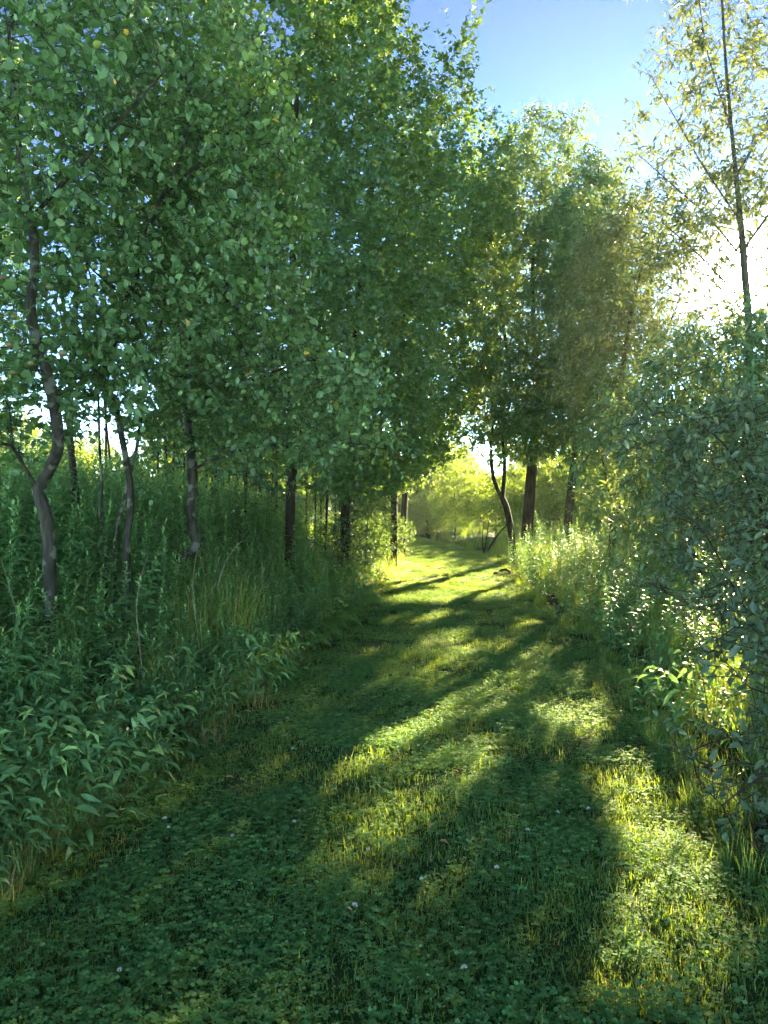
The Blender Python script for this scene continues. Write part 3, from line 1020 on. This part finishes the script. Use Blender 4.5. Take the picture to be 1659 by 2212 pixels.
apple_common = dict(step=.10, kill=.165, bark=M['apple_bark'], leaf=M['apple_leaf'], blade_kind='ovate', leaf_len=.074,
                    shoots=1.2, per=8, shoot_len=.24, thin=.02, tips=5, droop=.25, loose=.7, limb_min=.28)
g = line(5.7, (105, 1168), (92, 1093), (82, 1058))
b = foot(g[0], .02)
tA = make_tree('apple_tree', 'leftmost apple tree, its dark trunk forked in two low above the weeds', 'tree', b,
          [[b] + g + line([5.7, 5.6, 5.5, 5.4], (98, 1030), (118, 990), (126, 950), (118, 880)) + line([5.3, 5.2, 5.2, 5.2, 5.2, 5.2, 5.2], (100, 800), (66, 678), (75, 593), (72, 518), (57, 425), (45, 350), (20, 100)),
           line([5.7, 5.6, 5.5, 5.4, 5.3], (82, 1058), (55, 1013), (25, 963), (0, 958), (-70, 930)),
           line([5.2, 5.1, 5.0, 5.0], (60, 480), (150, 380), (260, 260), (350, 160))],
          np.concatenate([outline_cloud([(-260, -150), (330, -150), (400, 100), (330, 420), (250, 640), (160, 800), (60, 930), (-260, 950)], 4.3, 6.6, 560, 5.4)]),
          base_r=.055, singles=300,
          apples=[P(a, c, 4.9) for a, c in ((290, 200), (143, 75), (83, 472), (8, 600), (20, 608), (70, 735), (30, 684), (136, 763), (66, 785), (28, 804), (22, 745), (107, 620), (204, 577), (12, 320))], **apple_common)
g = line(6.6, (272, 1183), (280, 1118), (280, 1043), (260, 933), (245, 863))
b = foot(g[0], 0, .02)
g2 = line(6.75, (228, 1168), (215, 1118), (220, 1043), (215, 968), (212, 858), (205, 760), (200, 620), (160, 480))
g3 = line(6.9, (250, 1168), (265, 1093), (285, 1008), (300, 943), (315, 800), (350, 690), (360, 600), (390, 520))
tB = make_tree('apple_tree', 'many stemmed apple tree between the forked trunk and the pale straight trunk', 'tree', b,
          [[b] + g + line([6.5, 6.4, 6.3, 6.2, 6.1, 6.0, 6.0, 6.0], (215, 828), (245, 743), (272, 643), (295, 600), (310, 518), (335, 460), (380, 360), (425, 225)),
           [foot(g2[0])] + g2, [foot(g3[0])] + g3,
           line([6.05, 6.0, 6.0, 6.0], (350, 430), (430, 350), (520, 260), (590, 180)),
           line([6.3, 6.2, 6.2], (272, 643), (180, 560), (120, 430))],
          np.concatenate([outline_cloud([(120, -120), (470, -120), (500, 60), (590, 130), (620, 230), (640, 330), (620, 480), (560, 600), (500, 720), (380, 900), (230, 930), (120, 860)], 5.2, 7.6, 660, 6.2)]),
          base_r=.045, singles=300,
          apples=[P(a, c, 5.8) for a, c in ((302, 358), (225, 372), (246, 377), (410, 245), (255, 578), (162, 577), (335, 621), (346, 621), (376, 640), (272, 676), (200, 953))], **apple_common)
g = line(7.6, (425, 1178), (412, 1118), (415, 1043), (412, 968), (407, 918), (402, 830), (400, 743), (392, 658), (375, 583))
b = foot(P(360, 1230, 7.7))
tC = make_tree('apple_tree', 'pale barked apple tree rising from a dark leaning stump, long low bough towards the path', 'tree', b,
          [[b, P(385, 1212, 7.65), P(412, 1196, 7.6)] + g + line([7.4, 7.3, 7.2, 7.2], (390, 480), (440, 380), (500, 290), (540, 220)),
           line([7.6, 7.5, 7.4, 7.3, 7.2, 7.2], (415, 1015), (480, 985), (570, 962), (670, 966), (760, 958), (850, 975)),
           line([7.6, 7.5, 7.4, 7.4], (415, 1030), (455, 1012), (520, 1026), (565, 1012)),
           line([7.6, 7.4, 7.3, 7.2, 7.1], (404, 870), (500, 840), (600, 800), (700, 780), (820, 850)),
           line([7.5, 7.4, 7.2, 7.0], (412, 1000), (360, 1020), (300, 1052), (285, 1070)),
           line([7.6, 7.4, 7.2], (400, 743), (480, 660), (580, 570))],
          np.concatenate([outline_cloud([(330, 220), (560, 200), (640, 280), (690, 390), (655, 470), (670, 540), (640, 640), (690, 720), (640, 800), (600, 900), (480, 960), (380, 950), (340, 700)], 6.0, 8.6, 580, 7.2),
                          outline_cloud([(460, 820), (640, 760), (760, 760), (850, 850), (790, 890), (870, 970), (800, 1000), (640, 1020), (470, 970)], 6.4, 8.2, 260, 7.2)]),
          base_r=.052, singles=300,
          apples=[P(a, c, 6.7) for a, c in ((513, 594), (534, 795), (462, 814), (470, 816), (520, 863), (592, 620))], **apple_common)
g = line([8.4] * 7, (170, 1180), (160, 1040), (150, 918), (160, 700), (185, 450), (225, 320), (240, 150))
b = foot(g[0])
make_tree('apple_tree', 'slender straight stemmed apple tree behind the other apple trees', 'tree', b, [[b] + g],
          outline_cloud([(-150, -220), (520, -220), (560, 60), (520, 300), (420, 560), (260, 840), (100, 880), (-120, 860)], 7.4, 9.8, 620, 8.4),
          base_r=.045, **{**apple_common, 'shoots': .55})

CLUMP = -.75
# dark maples behind them
def maple(name, label, px, Y, poly, y0, y1, n, base_r, gd=None, **kw):
    b = ground_point((px - CX) / FPX * Y, Y) - [0, 0, .05]
    top = min(q[1] for q in poly)
    cxp = sum(q[0] for q in poly) / len(poly)
    g = gd or [[b, P(px + 4, 950, Y), P(px * .8 + cxp * .2, 700, Y), P(px * .5 + cxp * .5, 350, Y), P(cxp, top * .6 + 120, Y)]]
    g[0][0] = b
    a = dict(step=.24, kill=.37, bark=M['dark_bark'], leaf=M['maple_leaf'], blade_kind='maple', leaf_len=.115, shoots=2.9, per=11,
             shoot_len=.5, thin=.03, tips=4, twigs=False, limb_min=.3, trunk_k=8)
    a.update(kw)
    return make_tree(name, label, 'tree', b, g, outline_cloud(poly, y0, y1, n, Y), base_r=base_r, **a)


m1 = maple('maple_tree', 'tall dark maple with its trunk straight behind the apple boughs', 625, 12.5,
           [(430, -500), (820, -500), (850, 100), (840, 500), (800, 900), (740, 1060), (560, 1080), (430, 1000), (380, 400)], 10.8, 14.8, 760, .085)
m2 = maple('maple_tree', 'tallest dark maple, its ragged right edge against the blue sky', 745, 15.5,
           [(640, -700), (800, -700), (840, -300), (840, 0), (865, 70), (850, 150), (950, 215), (1005, 205), (1020, 250), (950, 330), (1000, 500), (940, 700), (960, 860), (900, 1040), (760, 1090), (650, 900)], 13, 18, 900, .10)
m3 = maple('maple_tree', 'spreading maple whose foliage overhangs the far left side of the path', 850, 21,
           [(840, 250), (930, 290), (1000, 290), (1090, 350), (1080, 480), (1020, 600), (1010, 760), (1000, 900), (960, 1000), (880, 1060), (800, 1040), (780, 600)], 18.5, 24, 620, .10)

m4 = maple('maple_tree', 'maple arching over the path, closing the gap below the blue sky', 868, 27,
           [(850, 420), (930, 330), (1020, 310), (1100, 370), (1120, 560), (1080, 760), (1030, 880), (980, 950), (880, 990), (840, 700)], 24, 30, 620, .12,
           gd=[[None, P(880, 1000, 27), P(905, 850, 27), P(950, 650, 27), P(990, 450, 27)]], step=.3, kill=.46, leaf_len=.15)

# pale lance-leaved trees at the right of the path
lance = dict(step=.22, kill=.34, bark=M['dark_bark'], leaf=M['lance_leaf'], blade_kind='lance', leaf_len=.20, shoots=3.0, per=12, shoot_len=.55,
             thin=.03, tips=4, twigs=False, droop=.5, up=.5, trunk_k=9, limb_min=.3)
def lance_tree(name, label, guides, poly, y0, y1, n, base_r, ref, **kw):
    a = dict(lance); a.update(kw)
    b = np.asarray(guides[0][0])
    return make_tree(name, label, 'tree', b, guides, outline_cloud(poly, y0, y1, n, ref), base_r=base_r, **a)


b = ground_point((1136 - CX) / FPX * 23.7, 23.7) - [0, 0, .05]
w1 = lance_tree('willow_tree', 'stout dark trunked willow like tree, thickest of the three trunks right of the path',
           [[b] + line(23.7, (1142, 1100), (1150, 1000), (1160, 850), (1150, 600), (1165, 450), (1170, 380)),
            line(23.7, (1150, 1000), (1185, 850), (1240, 600), (1270, 420)), line(23.7, (1148, 1010), (1110, 850), (1080, 650))],
           [(1050, 400), (1090, 370), (1120, 315), (1170, 315), (1215, 325), (1230, 380), (1330, 410), (1300, 450), (1290, 700), (1250, 990), (1120, 1000), (1020, 900), (1000, 600)], 21, 26, 800, .19, 23.7, gaps=True)
b = ground_point((1110 - CX) / FPX * 22.8, 22.8) - [0, 0, .05]
w2 = maple('maple_tree', 'leaning dark maple with a crooked forked trunk beside the stout trunk', 1110, 22.8,
           [(960, 840), (1060, 760), (1180, 800), (1200, 900), (1150, 980), (1060, 1000), (980, 960)], 20.5, 25, 380, .11,
           gd=[[b] + line(22.8, (1104, 1150), (1092, 1090), (1068, 1040), (1060, 960), (1075, 860)), line(22.8, (1086, 1075), (1090, 1000), (1086, 930), (1110, 850))], shoots=2.0, gaps=True)
b = ground_point((1222 - CX) / FPX * 21.5, 21.5) - [0, 0, .05]
w3 = lance_tree('willow_tree', 'slim willow like tree with a smooth grey trunk tilted right, by the stout trunk',
           [[b] + line(21.5, (1228, 1120), (1240, 1000), (1248, 900), (1262, 740), (1290, 560), (1300, 450)),
            line(21.5, (1236, 1040), (1262, 1000), (1300, 950), (1360, 900)), line(21.5, (1232, 1080), (1200, 1010), (1180, 960))],
           [(1180, 480), (1240, 390), (1290, 400), (1330, 400), (1340, 470), (1400, 520), (1400, 760), (1350, 1010), (1210, 1010), (1190, 700)], 19.5, 24, 560, .13, 21.5, gaps=True, bark=M['grey_bark'])
b = ground_point((1318 - CX) / FPX * 15.5, 15.5) - [0, 0, .05]
w4 = lance_tree('cherry_tree', 'sunlit yellowish cherry tree below the blue sky, nearest the sun glare', 
           [[b] + line(15.5, (1330, 1100), (1345, 1000), (1340, 850), (1360, 700), (1390, 560)), line(15.5, (1325, 1110), (1300, 980), (1290, 850)), line(15.5, (1345, 900), (1420, 760), (1470, 640))],
           [(1240, 560), (1330, 470), (1400, 440), (1450, 500), (1490, 560), (1480, 640), (1500, 700), (1440, 760), (1380, 900), (1300, 980), (1240, 900), (1230, 700)], 13.6, 17.4, 520, .1, 15.5, leaf_len=.15, shoots=3.0, bark=M['grey_bark'], leaf=M['cherry_leaf'], gaps=True)
b = ground_point((1622 - CX) / FPX * 11, 11) - [0, 0, .05]
r1 = lance_tree('cherry_tree', 'tall open cherry tree at far right, its straight trunk in front of the sun', 
           [[b] + line(11, (1618, 760), (1608, 580), (1598, 460), (1584, 320), (1568, 140), (1556, -80), (1550, -260)),
            line([11, 10.9, 10.8, 10.7], (1600, 480), (1520, 360), (1450, 240), (1396, 150)),
            line([11, 11.1, 11.2], (1606, 560), (1530, 470), (1420, 370)),
            line([11, 11, 11], (1612, 660), (1520, 560), (1430, 480)),
            line([11, 11.2, 11.3], (1590, 380), (1680, 220), (1740, 60)),
            line([11, 10.8, 10.7], (1580, 280), (1530, 120), (1510, 0)),
            line([11, 10.9], (1605, 540), (1720, 380))],
           [(1480, -280), (1700, -280), (1800, 100), (1820, 500), (1700, 560), (1660, 500), (1560, 520), (1520, 640), (1470, 620), (1420, 560), (1400, 460), (1395, 330), (1375, 215), (1405, 150), (1480, 200), (1500, 60)], 9.4, 12.8, 500, .072, 11,
           leaf_len=.15, per=10, shoots=1.25, leaf=M['cherry_leaf'], shoot_len=.42, tips=4, twigs=True, thin=.022, step=.2, kill=.32, bark=M['grey_bark'], gaps=True)

# autumn olive shrubs at the right hand
olive = dict(step=.09, kill=.145, bark=M['dark_bark'], leaf=M['olive_leaf'], blade_kind='olive', leaf_len=.06, shoots=1.7, per=9, shoot_len=.2,
             thin=.018, tips=5, droop=.15, up=.1, loose=.7, limb_min=.35, trunk_k=7)
b = ground_point(2.75, 4.9) - [0, 0, .05]
o1 = make_tree('olive_shrub', 'dark green olive shrub leaning over the right edge of the path', 'shrub', b,
          [[b] + line([4.8, 4.7, 4.6], (1720, 1400), (1660, 1150), (1600, 900)), [b + [.1, 0, 0]] + line([4.8, 4.6, 4.4, 4.3], (1700, 1500), (1600, 1300), (1520, 1150), (1440, 1080)),
           [b + [0, -.1, 0]] + line([4.6, 4.3, 4.1], (1740, 1560), (1700, 1450), (1560, 1400)), [b + [.2, -.1, 0]] + line([4.5, 4.0, 3.6], (1800, 1500), (1760, 1300), (1700, 1150)),
           line([4.65, 4.6, 4.5, 4.5], (1660, 1150), (1580, 980), (1460, 890), (1370, 915))],
          np.concatenate([outline_cloud([(1500, 930), (1600, 850), (1680, 800), (1900, 800), (1950, 1300), (1800, 1500), (1680, 1440), (1620, 1420), (1570, 1400), (1540, 1340), (1450, 1300), (1520, 1200), (1510, 1080)], 3.7, 5.6, 480, 4.5),
                          outline_cloud([(1310, 880), (1440, 860), (1500, 960), (1420, 990), (1300, 940)], 4.2, 4.9, 30, 4.5)]),
          base_r=.04, singles=300, gaps=True, single_name='leaf', **olive)
b = ground_point(2.15, 3.25) - [0, 0, .05]
o2 = make_tree('olive_shrub', 'low sprawling branch of olive shrub in the bottom right corner', 'shrub', b,
          [[b] + line([3.2, 3.1, 3.0, 2.95], (1800, 1700), (1720, 1660), (1640, 1680), (1560, 1740)), line([3.2, 3.1, 3.0], (1740, 1670), (1700, 1500), (1640, 1380))],
          np.concatenate([outline_cloud([(1480, 1690), (1600, 1560), (1660, 1300), (1800, 1250), (1950, 1500), (1900, 1950), (1640, 1960), (1600, 1800)], 2.8, 3.7, 170, 3.1)]),
          base_r=.025, singles=200, gaps=True, **olive)
b = ground_point(4.4, 8.6) - [0, 0, .05]
o3 = make_tree('sumac_shrub', 'big shaded shrub under the sun, its drooping leafy tips rimmed with light', 'shrub', b,
          [[b] + line([8.5, 8.4, 8.3], (1700, 1050), (1640, 850), (1560, 760)), [b + [-.2, 0, 0]] + line([8.4, 8.2, 8.0], (1600, 1050), (1520, 900), (1450, 800)), [b + [.3, 0, 0]] + line([8.5, 8.6, 8.6], (1800, 1000), (1780, 800), (1700, 700))],
          outline_cloud([(1440, 800), (1470, 730), (1530, 690), (1600, 665), (1680, 650), (1950, 640), (1980, 1150), (1600, 1200), (1420, 1160), (1400, 950)], 6.9, 10, 560, 8.3),
          step=.15, kill=.23, base_r=.06, bark=M['dark_bark'], leaf=M['lance_leaf'], blade_kind='lance', leaf_len=.13, shoots=2.8, per=10, shoot_len=.36, thin=.02, tips=5, droop=.4, up=.35, gaps=True)

sum = dict(step=.2, kill=.31, base_r=.06, bark=M['dark_bark'], leaf=M['lance_leaf'], blade_kind='lance', leaf_len=.15, shoots=2.8, per=10, shoot_len=.42, thin=.02,
           tips=5, droop=.35, up=.35, gaps=True, twigs=False)  # for shrubs added on the sun side to shade the path and verge
b = ground_point(5.0, 12.2) - [0, 0, .05]
make_tree('sumac_shrub', 'tall leafy shrub added for shade behind the big shaded shrub, left of the straight cherry trunk', 'shrub', b,
          [[b, b + [.1, 0, 1], b + [-.2, 0, 2]], [b + [.1, 0, 0], b + [.6, 0, 1], b + [.9, .1, 1.9]], [b + [-.1, 0, 0], b + [-.4, -.2, .9], b + [-.9, -.2, 1.6]]],
          ellipsoid_cloud(b + [0, 0, 2.0], (2.0, 1.7, 1.9), 380), **sum)
b = ground_point(7.2, 14.5) - [0, 0, .05]
make_tree('sumac_shrub', 'leafy shrub added for shade low behind the straight cherry trunk at right', 'shrub', b,
          [[b, b + [.1, 0, 1], b + [-.2, 0, 2]], [b + [.1, 0, 0], b + [.6, 0, 1], b + [.9, .1, 1.9]], [b + [-.1, 0, 0], b + [-.4, -.2, .9], b + [-.9, -.2, 1.6]]],
          ellipsoid_cloud(b + [0, 0, 2.0], (2.2, 1.8, 2.0), 340), **sum)

for x_, y_, r_, lab in ((6.3, 17.8, 1.7, 'shaded leafy shrub behind the sunlit cherry, standing in the right hand grass'), (8.7, 21.5, 2.2, 'tall shrub added for shade deep behind the right hand shrubs'), (11.5, 26, 2.4, 'tallest shrub added for shade far back at the right, below the sun')):  # row added to shade the right verge; the rear two stand hidden
    b = ground_point(x_, y_) - [0, 0, .05]
    make_tree('sumac_shrub', lab, 'shrub', b,
          [[b, b + [.1, 0, 1], b + [-.2, 0, 2]], [b + [.1, 0, 0], b + [.6, 0, 1], b + [.9, .1, 1.9]], [b + [-.1, 0, 0], b + [-.4, -.2, .9], b + [-.9, -.2, 1.6]]],
          ellipsoid_cloud(b + [0, 0, r_ * .95], (r_, r_, r_), 300), **{**sum, 'step': .24, 'kill': .37})

# small border shrub with sunlit leaves at the left edge, further on
b = ground_point(-.45, 17.5) - [0, 0, .05]
s1 = make_tree('hazel_shrub', 'small bushy shrub catching the sun at the left edge of the path', 'shrub', b,
          [[b, b + [.05, 0, .8], b + [.1, 0, 1.6]], [b + [.1, 0, 0], b + [.3, 0, .7], b + [.5, 0, 1.3]]],
          ellipsoid_cloud(b + [.0, 0, 1.0], (.75, 1.0, .9), 200), step=.11, kill=.18, base_r=.03, bark=M['dark_bark'], leaf=M['olive_leaf'], blade_kind='olive',
          leaf_len=.09, shoots=1.4, per=8, shoot_len=.25, thin=.02, tips=5, twigs=False)
copy_tree(s1, ground_point(-.75, 15.2), 2.1, .7, 'low bushy shrub nearer the camera at the left edge of the path')
copy_tree(s1, ground_point(.1, 21.5), 4.0, .8, 'farther bushy shrub at the left edge of the path, under the maples')

# bare dark little shrub on the right, before the bend
b = ground_point((1045 - CX) / FPX * 27, 27) - [0, 0, .03]
make_tree('twiggy_shrub', 'small dark shrub of bare slanting stems right of the bend', 'shrub', b,
          [[b, b + [.1, 0, .6], b + [.2, 0, 1.3]], [b + [.05, 0, 0], b + [.4, 0, .6], b + [1.0, 0, 1.3]], [b, b + [-.05, 0, .6], b + [.0, 0, 1.2]]],
          ellipsoid_cloud(b + [.5, 0, 1.2], (.9, .5, .5), 60), step=.18, kill=.3, base_r=.05, bark=M['dark_bark'], leaf=M['field_leaf'], blade_kind='card',
          leaf_len=.08, shoots=.6, per=4, shoot_len=.25, thin=.03, tips=4)

# saplings of the thicket left of the path: thin straight stems
sap = []
for q in range(3):
    b = np.zeros(3)
    h = 4.2 + .5 * q
    r = empty('sapling', (0, 0, 0), 'thin straight sapling stem in the dark thicket left of the path', 'sapling', 'saplings of the thicket')
    mb = MB()
    tt = np.linspace(0, 1, 7)
    bend = rng.normal(size=2) * .12
    pts = np.stack([bend[0] * tt ** 2 * 2, bend[1] * tt ** 2 * 2, tt * h], 1)
    tube(mb, pts, .028 * (1 - .6 * tt), 6)
    link('trunk', mb.mesh('trunk', M['dark_bark'], True), r)
    cr = MB(); n = 260
    tz = rng.uniform(.42, 1, n)
    a = rng.uniform(0, 6.28, n); rr = rng.uniform(.05, .65, n)
    p = np.stack([np.cos(a) * rr + bend[0] * 2 * tz ** 2, np.sin(a) * rr + bend[1] * 2 * tz ** 2, tz * h + .2], 1)
    d = np.stack([np.cos(a), np.sin(a), rng.normal(size=n) * .3 - .2], 1)
    put_leaves(cr, 'maple', p, d, norm(np.array([0, 0, 1.]) + rng.normal(size=(n, 3)) * .5), rng.uniform(.08, .14, n), rng.beta(2, 3, n) * .7)
    tag(link('crown', cr.mesh('crown', M['maple_leaf']), r), kind='stuff')
    sap.append(r)
spots = []
while len(spots) < 44:
    y = rng.uniform(13.5, 25); x = float(left_edge(y)) - rng.uniform(.7, 5.5)
    spots.append((x, y))
for q, (x, y) in enumerate(spots):
    lc = ground_point(x, y)
    rz, sc = rng.uniform(0, 6.28), rng.uniform(.75, 1.15)
    tl = (rng.normal() * .06, rng.normal() * .06)
    if q < 3:
        o = sap[q]; o.location = lc; o.rotation_euler = (*tl, rz); o.scale = (sc,) * 3
    else:
        copy_tree(sap[q % 3], lc, rz, sc, tilt=tl)

# background trees beyond the meadow
def ragged(p, size):
    return p[clumps(p + 3.3, size) > .0]


def back_tree(name, label, h, w, low, n, leaf, kind, size, base_r=.14):
    b = np.array([0., 0, 0])
    return make_tree(name, label, 'tree', b, [[b, b + [.1, 0, h * .25], b + [0, .1, h * .55], b + [.1, 0, h * .8]]],
                     ragged(np.concatenate([ellipsoid_cloud((0, 0, (h + low) / 2), (w, w, (h - low) / 2), n * 2, .1), ellipsoid_cloud((w * .6, .3, h * .5), (w * .8, w * .6, h * .3), n), ellipsoid_cloud((-w * .7, .5, h * .35), (w * .6, w * .6, h * .25), n // 2)]), 1.1),
                     step=.28, kill=.42, base_r=base_r, bark=M['dark_bark'], leaf=leaf, blade_kind=kind, leaf_len=size, shoots=2.6, per=10, shoot_len=.6, thin=.04,
                     tips=4, twigs=False, limb_min=.35, trunk_k=6, group='trees round the far meadow')


bt1 = back_tree('field_tree', 'bushy sunlit tree beyond the bend of the path, right in line with it', 7.5, 3.2, .5, 420, M['field_leaf'], 'card', .2)
bt2 = back_tree('field_tree', 'rounded low yellow green tree beyond the three trunks', 5.6, 3.0, .3, 340, M['field_leaf'], 'card', .2)
bt1.location = ground_point(-1.5, 60); bt2.location = ground_point(12.5, 46)
where = [(bt1, 4.0, 57, 1.3, .8, 'bushy pale tree in the gap between the maples and the leaning trunk'),
         (bt2, .6, 66, .4, 1.2, 'low round tree glowing at the very end of the path'),
         (bt2, 5.6, 52, 2.2, .75, 'low round yellow green tree behind the leaning maple'),
         (bt1, -6, 54, 5.5, 1.0, 'bushy tree seen through the thicket stems'),
         (bt1, -12, 48, .7, 1.05, 'bushy tree far behind the maples on the left'),
         (bt1, -21, 50, 2.7, .8, 'bushy tree far left beyond the apple trunks'),
         (bt2, -28, 52, 3.9, .9, 'low round tree farthest left beyond the weeds')]
for src, x, y, rz, s, lab in where:
    copy_tree(src, ground_point(x, y), rz, s, lab)
hedge = [(2.6, 47), (4.0, 43), (6.0, 41), (1.4, 55), (4.6, 52), (7.4, 38), (9.6, 36), (11.8, 34.5), (14, 33), (16.5, 32), (19, 30.5), (22, 29), (2.2, 74), (-8, 66), (-15, 60), (-36, 60)]
hedge_at = ['low and close to the end of the path', 'low beside the bend, nearest the bare slanting shrub', 'low behind the leaning maple trunk', 'small one at the far left of the bend', 'in line with the bare slanting shrub', 'behind the fork of the leaning maple', 'just left of the stout trunk', 'just right of the stout trunk', 'left of the slim grey trunk', 'right of the slim grey trunk',
            'behind the stems of the sunlit cherry', 'behind the shaded shrub at the right', 'over the very end of the path, farthest back', 'seen between the thicket stems', 'far behind the pale apple trunk', 'at the far left edge, beyond the weeds']
for q, (x, y) in enumerate(hedge):
    copy_tree((bt2, bt1, bt2)[q % 3], ground_point(x, y), q * 1.9, (.62, .7, .8, .6)[q % 4] * (.7 if q < 4 else 1), 'yellow green hedge tree ' + hedge_at[q])
far = ['far bushy tree in the distant tree line, %s' % w for w in ('left of everything behind the apple stems', 'behind the forked apple trunk', 'behind the many stemmed apple tree', 'behind the pale apple trunk', 'behind the thicket',
       'directly over the end of the path', 'between the bend and the leaning maple', 'behind the stout trunk', 'behind the slim grey trunk', 'behind the sunlit cherry', 'behind the big shaded shrub', 'right of the straight cherry trunk')]
for q, lab in enumerate(far):
    y = 82 + 9 * math.sin(q * 2.3); x = -56 + q * 10.6
    copy_tree((bt1, bt2)[q % 2], ground_point(x, y), q * 1.3, (1.3, 1.6, 1.4)[q % 3] * (.7 if x > 12 else 1), lab)
for q in range(18):
    copy_tree((bt2, bt1)[q % 2], ground_point(-60 + 7.5 * q + rng.normal(), 104 + 5 * math.sin(q * 1.7)), q * 2.1, (1.5, 1.2, 1.35)[q % 3], 'dim rounded tree in the farthest row that closes the view')
for src, x, y, rz, s, lab in [(m1, -9.5, 17, 1.0, .8, 'maple tree at the far left behind the slender apple tree'),
                              (m1, -4.4, 20, 2.6, .95, 'maple tree deep in the thicket behind the tall maples'),
                              (m3, -1.2, 27, 1.7, .85, 'maple tree at the back of the thicket beside the bend')]:
    copy_tree(src, ground_point(x, y), rz, s, lab)

# ------------------------------------------------------------------ small things on the ground
# white clover blossoms
hm = MB(); n = 40
q = norm(rng.normal(size=(n, 3))); q[:, 2] = np.abs(q[:, 2]) * .9 - .2
put_leaves(hm, 'card', q * .003, q, rng.normal(size=(n, 3)), np.full(n, .0065), np.full(n, .5))
head_me = hm.mesh('flower_head', M['petal'])
sm = MB(); tube(sm, [(0, 0, -.065), (.002, 0, -.03), (0, 0, 0)], [.0011, .001, .001], 4)
stalk_me = sm.mesh('stalk', M['stem'])
proto = None
for q in range(28):
    y = 2.35 + 5 * rng.random() ** 1.4
    x = float(left_edge(y) + (right_edge(y) - left_edge(y)) * rng.uniform(.05, .95))
    lc = ground_point(x, y) + [0, 0, rng.uniform(.055, .08)]
    if proto is None:
        proto = empty('clover_blossom', lc, 'small round white clover blossom standing in the mown path', 'flower', 'white clover blossoms in the path')
        link('flower_head', head_me, proto); link('stalk', stalk_me, proto)
    else:
        copy_tree(proto, lc, rng.uniform(0, 6), rng.uniform(.8, 1.3), tilt=(rng.normal() * .2, rng.normal() * .2))


def stick(label, pts, r0, mat=None, name='stick'):
    pts = resample(np.array(pts, float), .06)
    mb = MB(); tube(mb, pts - pts[0], np.linspace(r0, r0 * .4, len(pts)) * (1 + .15 * np.sin(np.arange(len(pts)) * 1.3)), 6)
    o = link(name, mb.mesh(name, mat or M['dead_wood'], True), None, [float(c) for c in pts[0]])
    return tag(o, label, 'stick')


def gp(px, py, h=.03):
    Y = EYE / max((py - CY) / FPX, 1e-3)
    x = (px - CX) / FPX * Y
    return ground_point(x, Y) + [0, 0, h]


stick('thin brown twig lying on the grass at the left edge of the picture', [gp(-30, 1846, .04), gp(60, 1848, .05), gp(130, 1838, .04), gp(200, 1830, .035)], .005)
stick('pale dry stalk sticking out sideways below the weeds at left', [gp(120, 1722, .1), gp(190, 1712, .14), gp(290, 1704, .12)], .004)
stick('bleached bare branch leaning among the weeds near the apple stump', [P(470, 1270, 6.6), P(485, 1220, 6.6), P(510, 1180, 6.5), P(530, 1165, 6.5)], .007)
stick('dark fallen bough lying at the right edge of the path, before the leaning trunk', [gp(1068, 1243, .06), gp(1092, 1240, .09), gp(1120, 1252, .07)], .035, M['dark_bark'], 'fallen_bough')

dead = None
for q in range(16):                                         # last year's stalks left standing on the bank
    y = 4.2 + 8 * rng.random(); x = float(left_edge(y)) - .5 - rng.random() * (1 + .22 * y)
    b = ground_point(x, y)
    if dead is None:
        dead = stick('pale dry stalk of last year standing upright among the green weeds', [b, b + [.02, 0, .4], b + [-.02, .03, .8], b + [.05, .05, 1.15]], .0055, None, 'dead_stalk')
        dead['group'] = 'dry stalks among the weeds'
    else:
        o = dead.copy(); C.objects.link(o); o.location = [float(c) for c in b]
        o.rotation_euler = (rng.normal() * .16, rng.normal() * .16, rng.uniform(0, 6.28)); o.scale = (1, 1, rng.uniform(.8, 1.15))

tv, tf = blade('ovate')
mb = MB(); mb.add(tv * [.7, 1, 2.4], tf, .6)
dl_me = mb.mesh('dead_leaf', M['dead_leaf'])
first = None
for q in range(16):
    y = 2.4 + 4 * rng.random(); x = float(rng.uniform(left_edge(y), right_edge(y)))
    o = link('dead_leaf', dl_me, None, [float(c) for c in ground_point(x, y) + [0, 0, .045]])
    o.rotation_euler = (rng.normal() * .4, rng.normal() * .4, rng.uniform(0, 6)); o.scale = (rng.uniform(.03, .05),) * 3
    tag(o, 'small curled tan dead leaf lying on the mown grass', 'leaf', 'dead leaves on the grass')
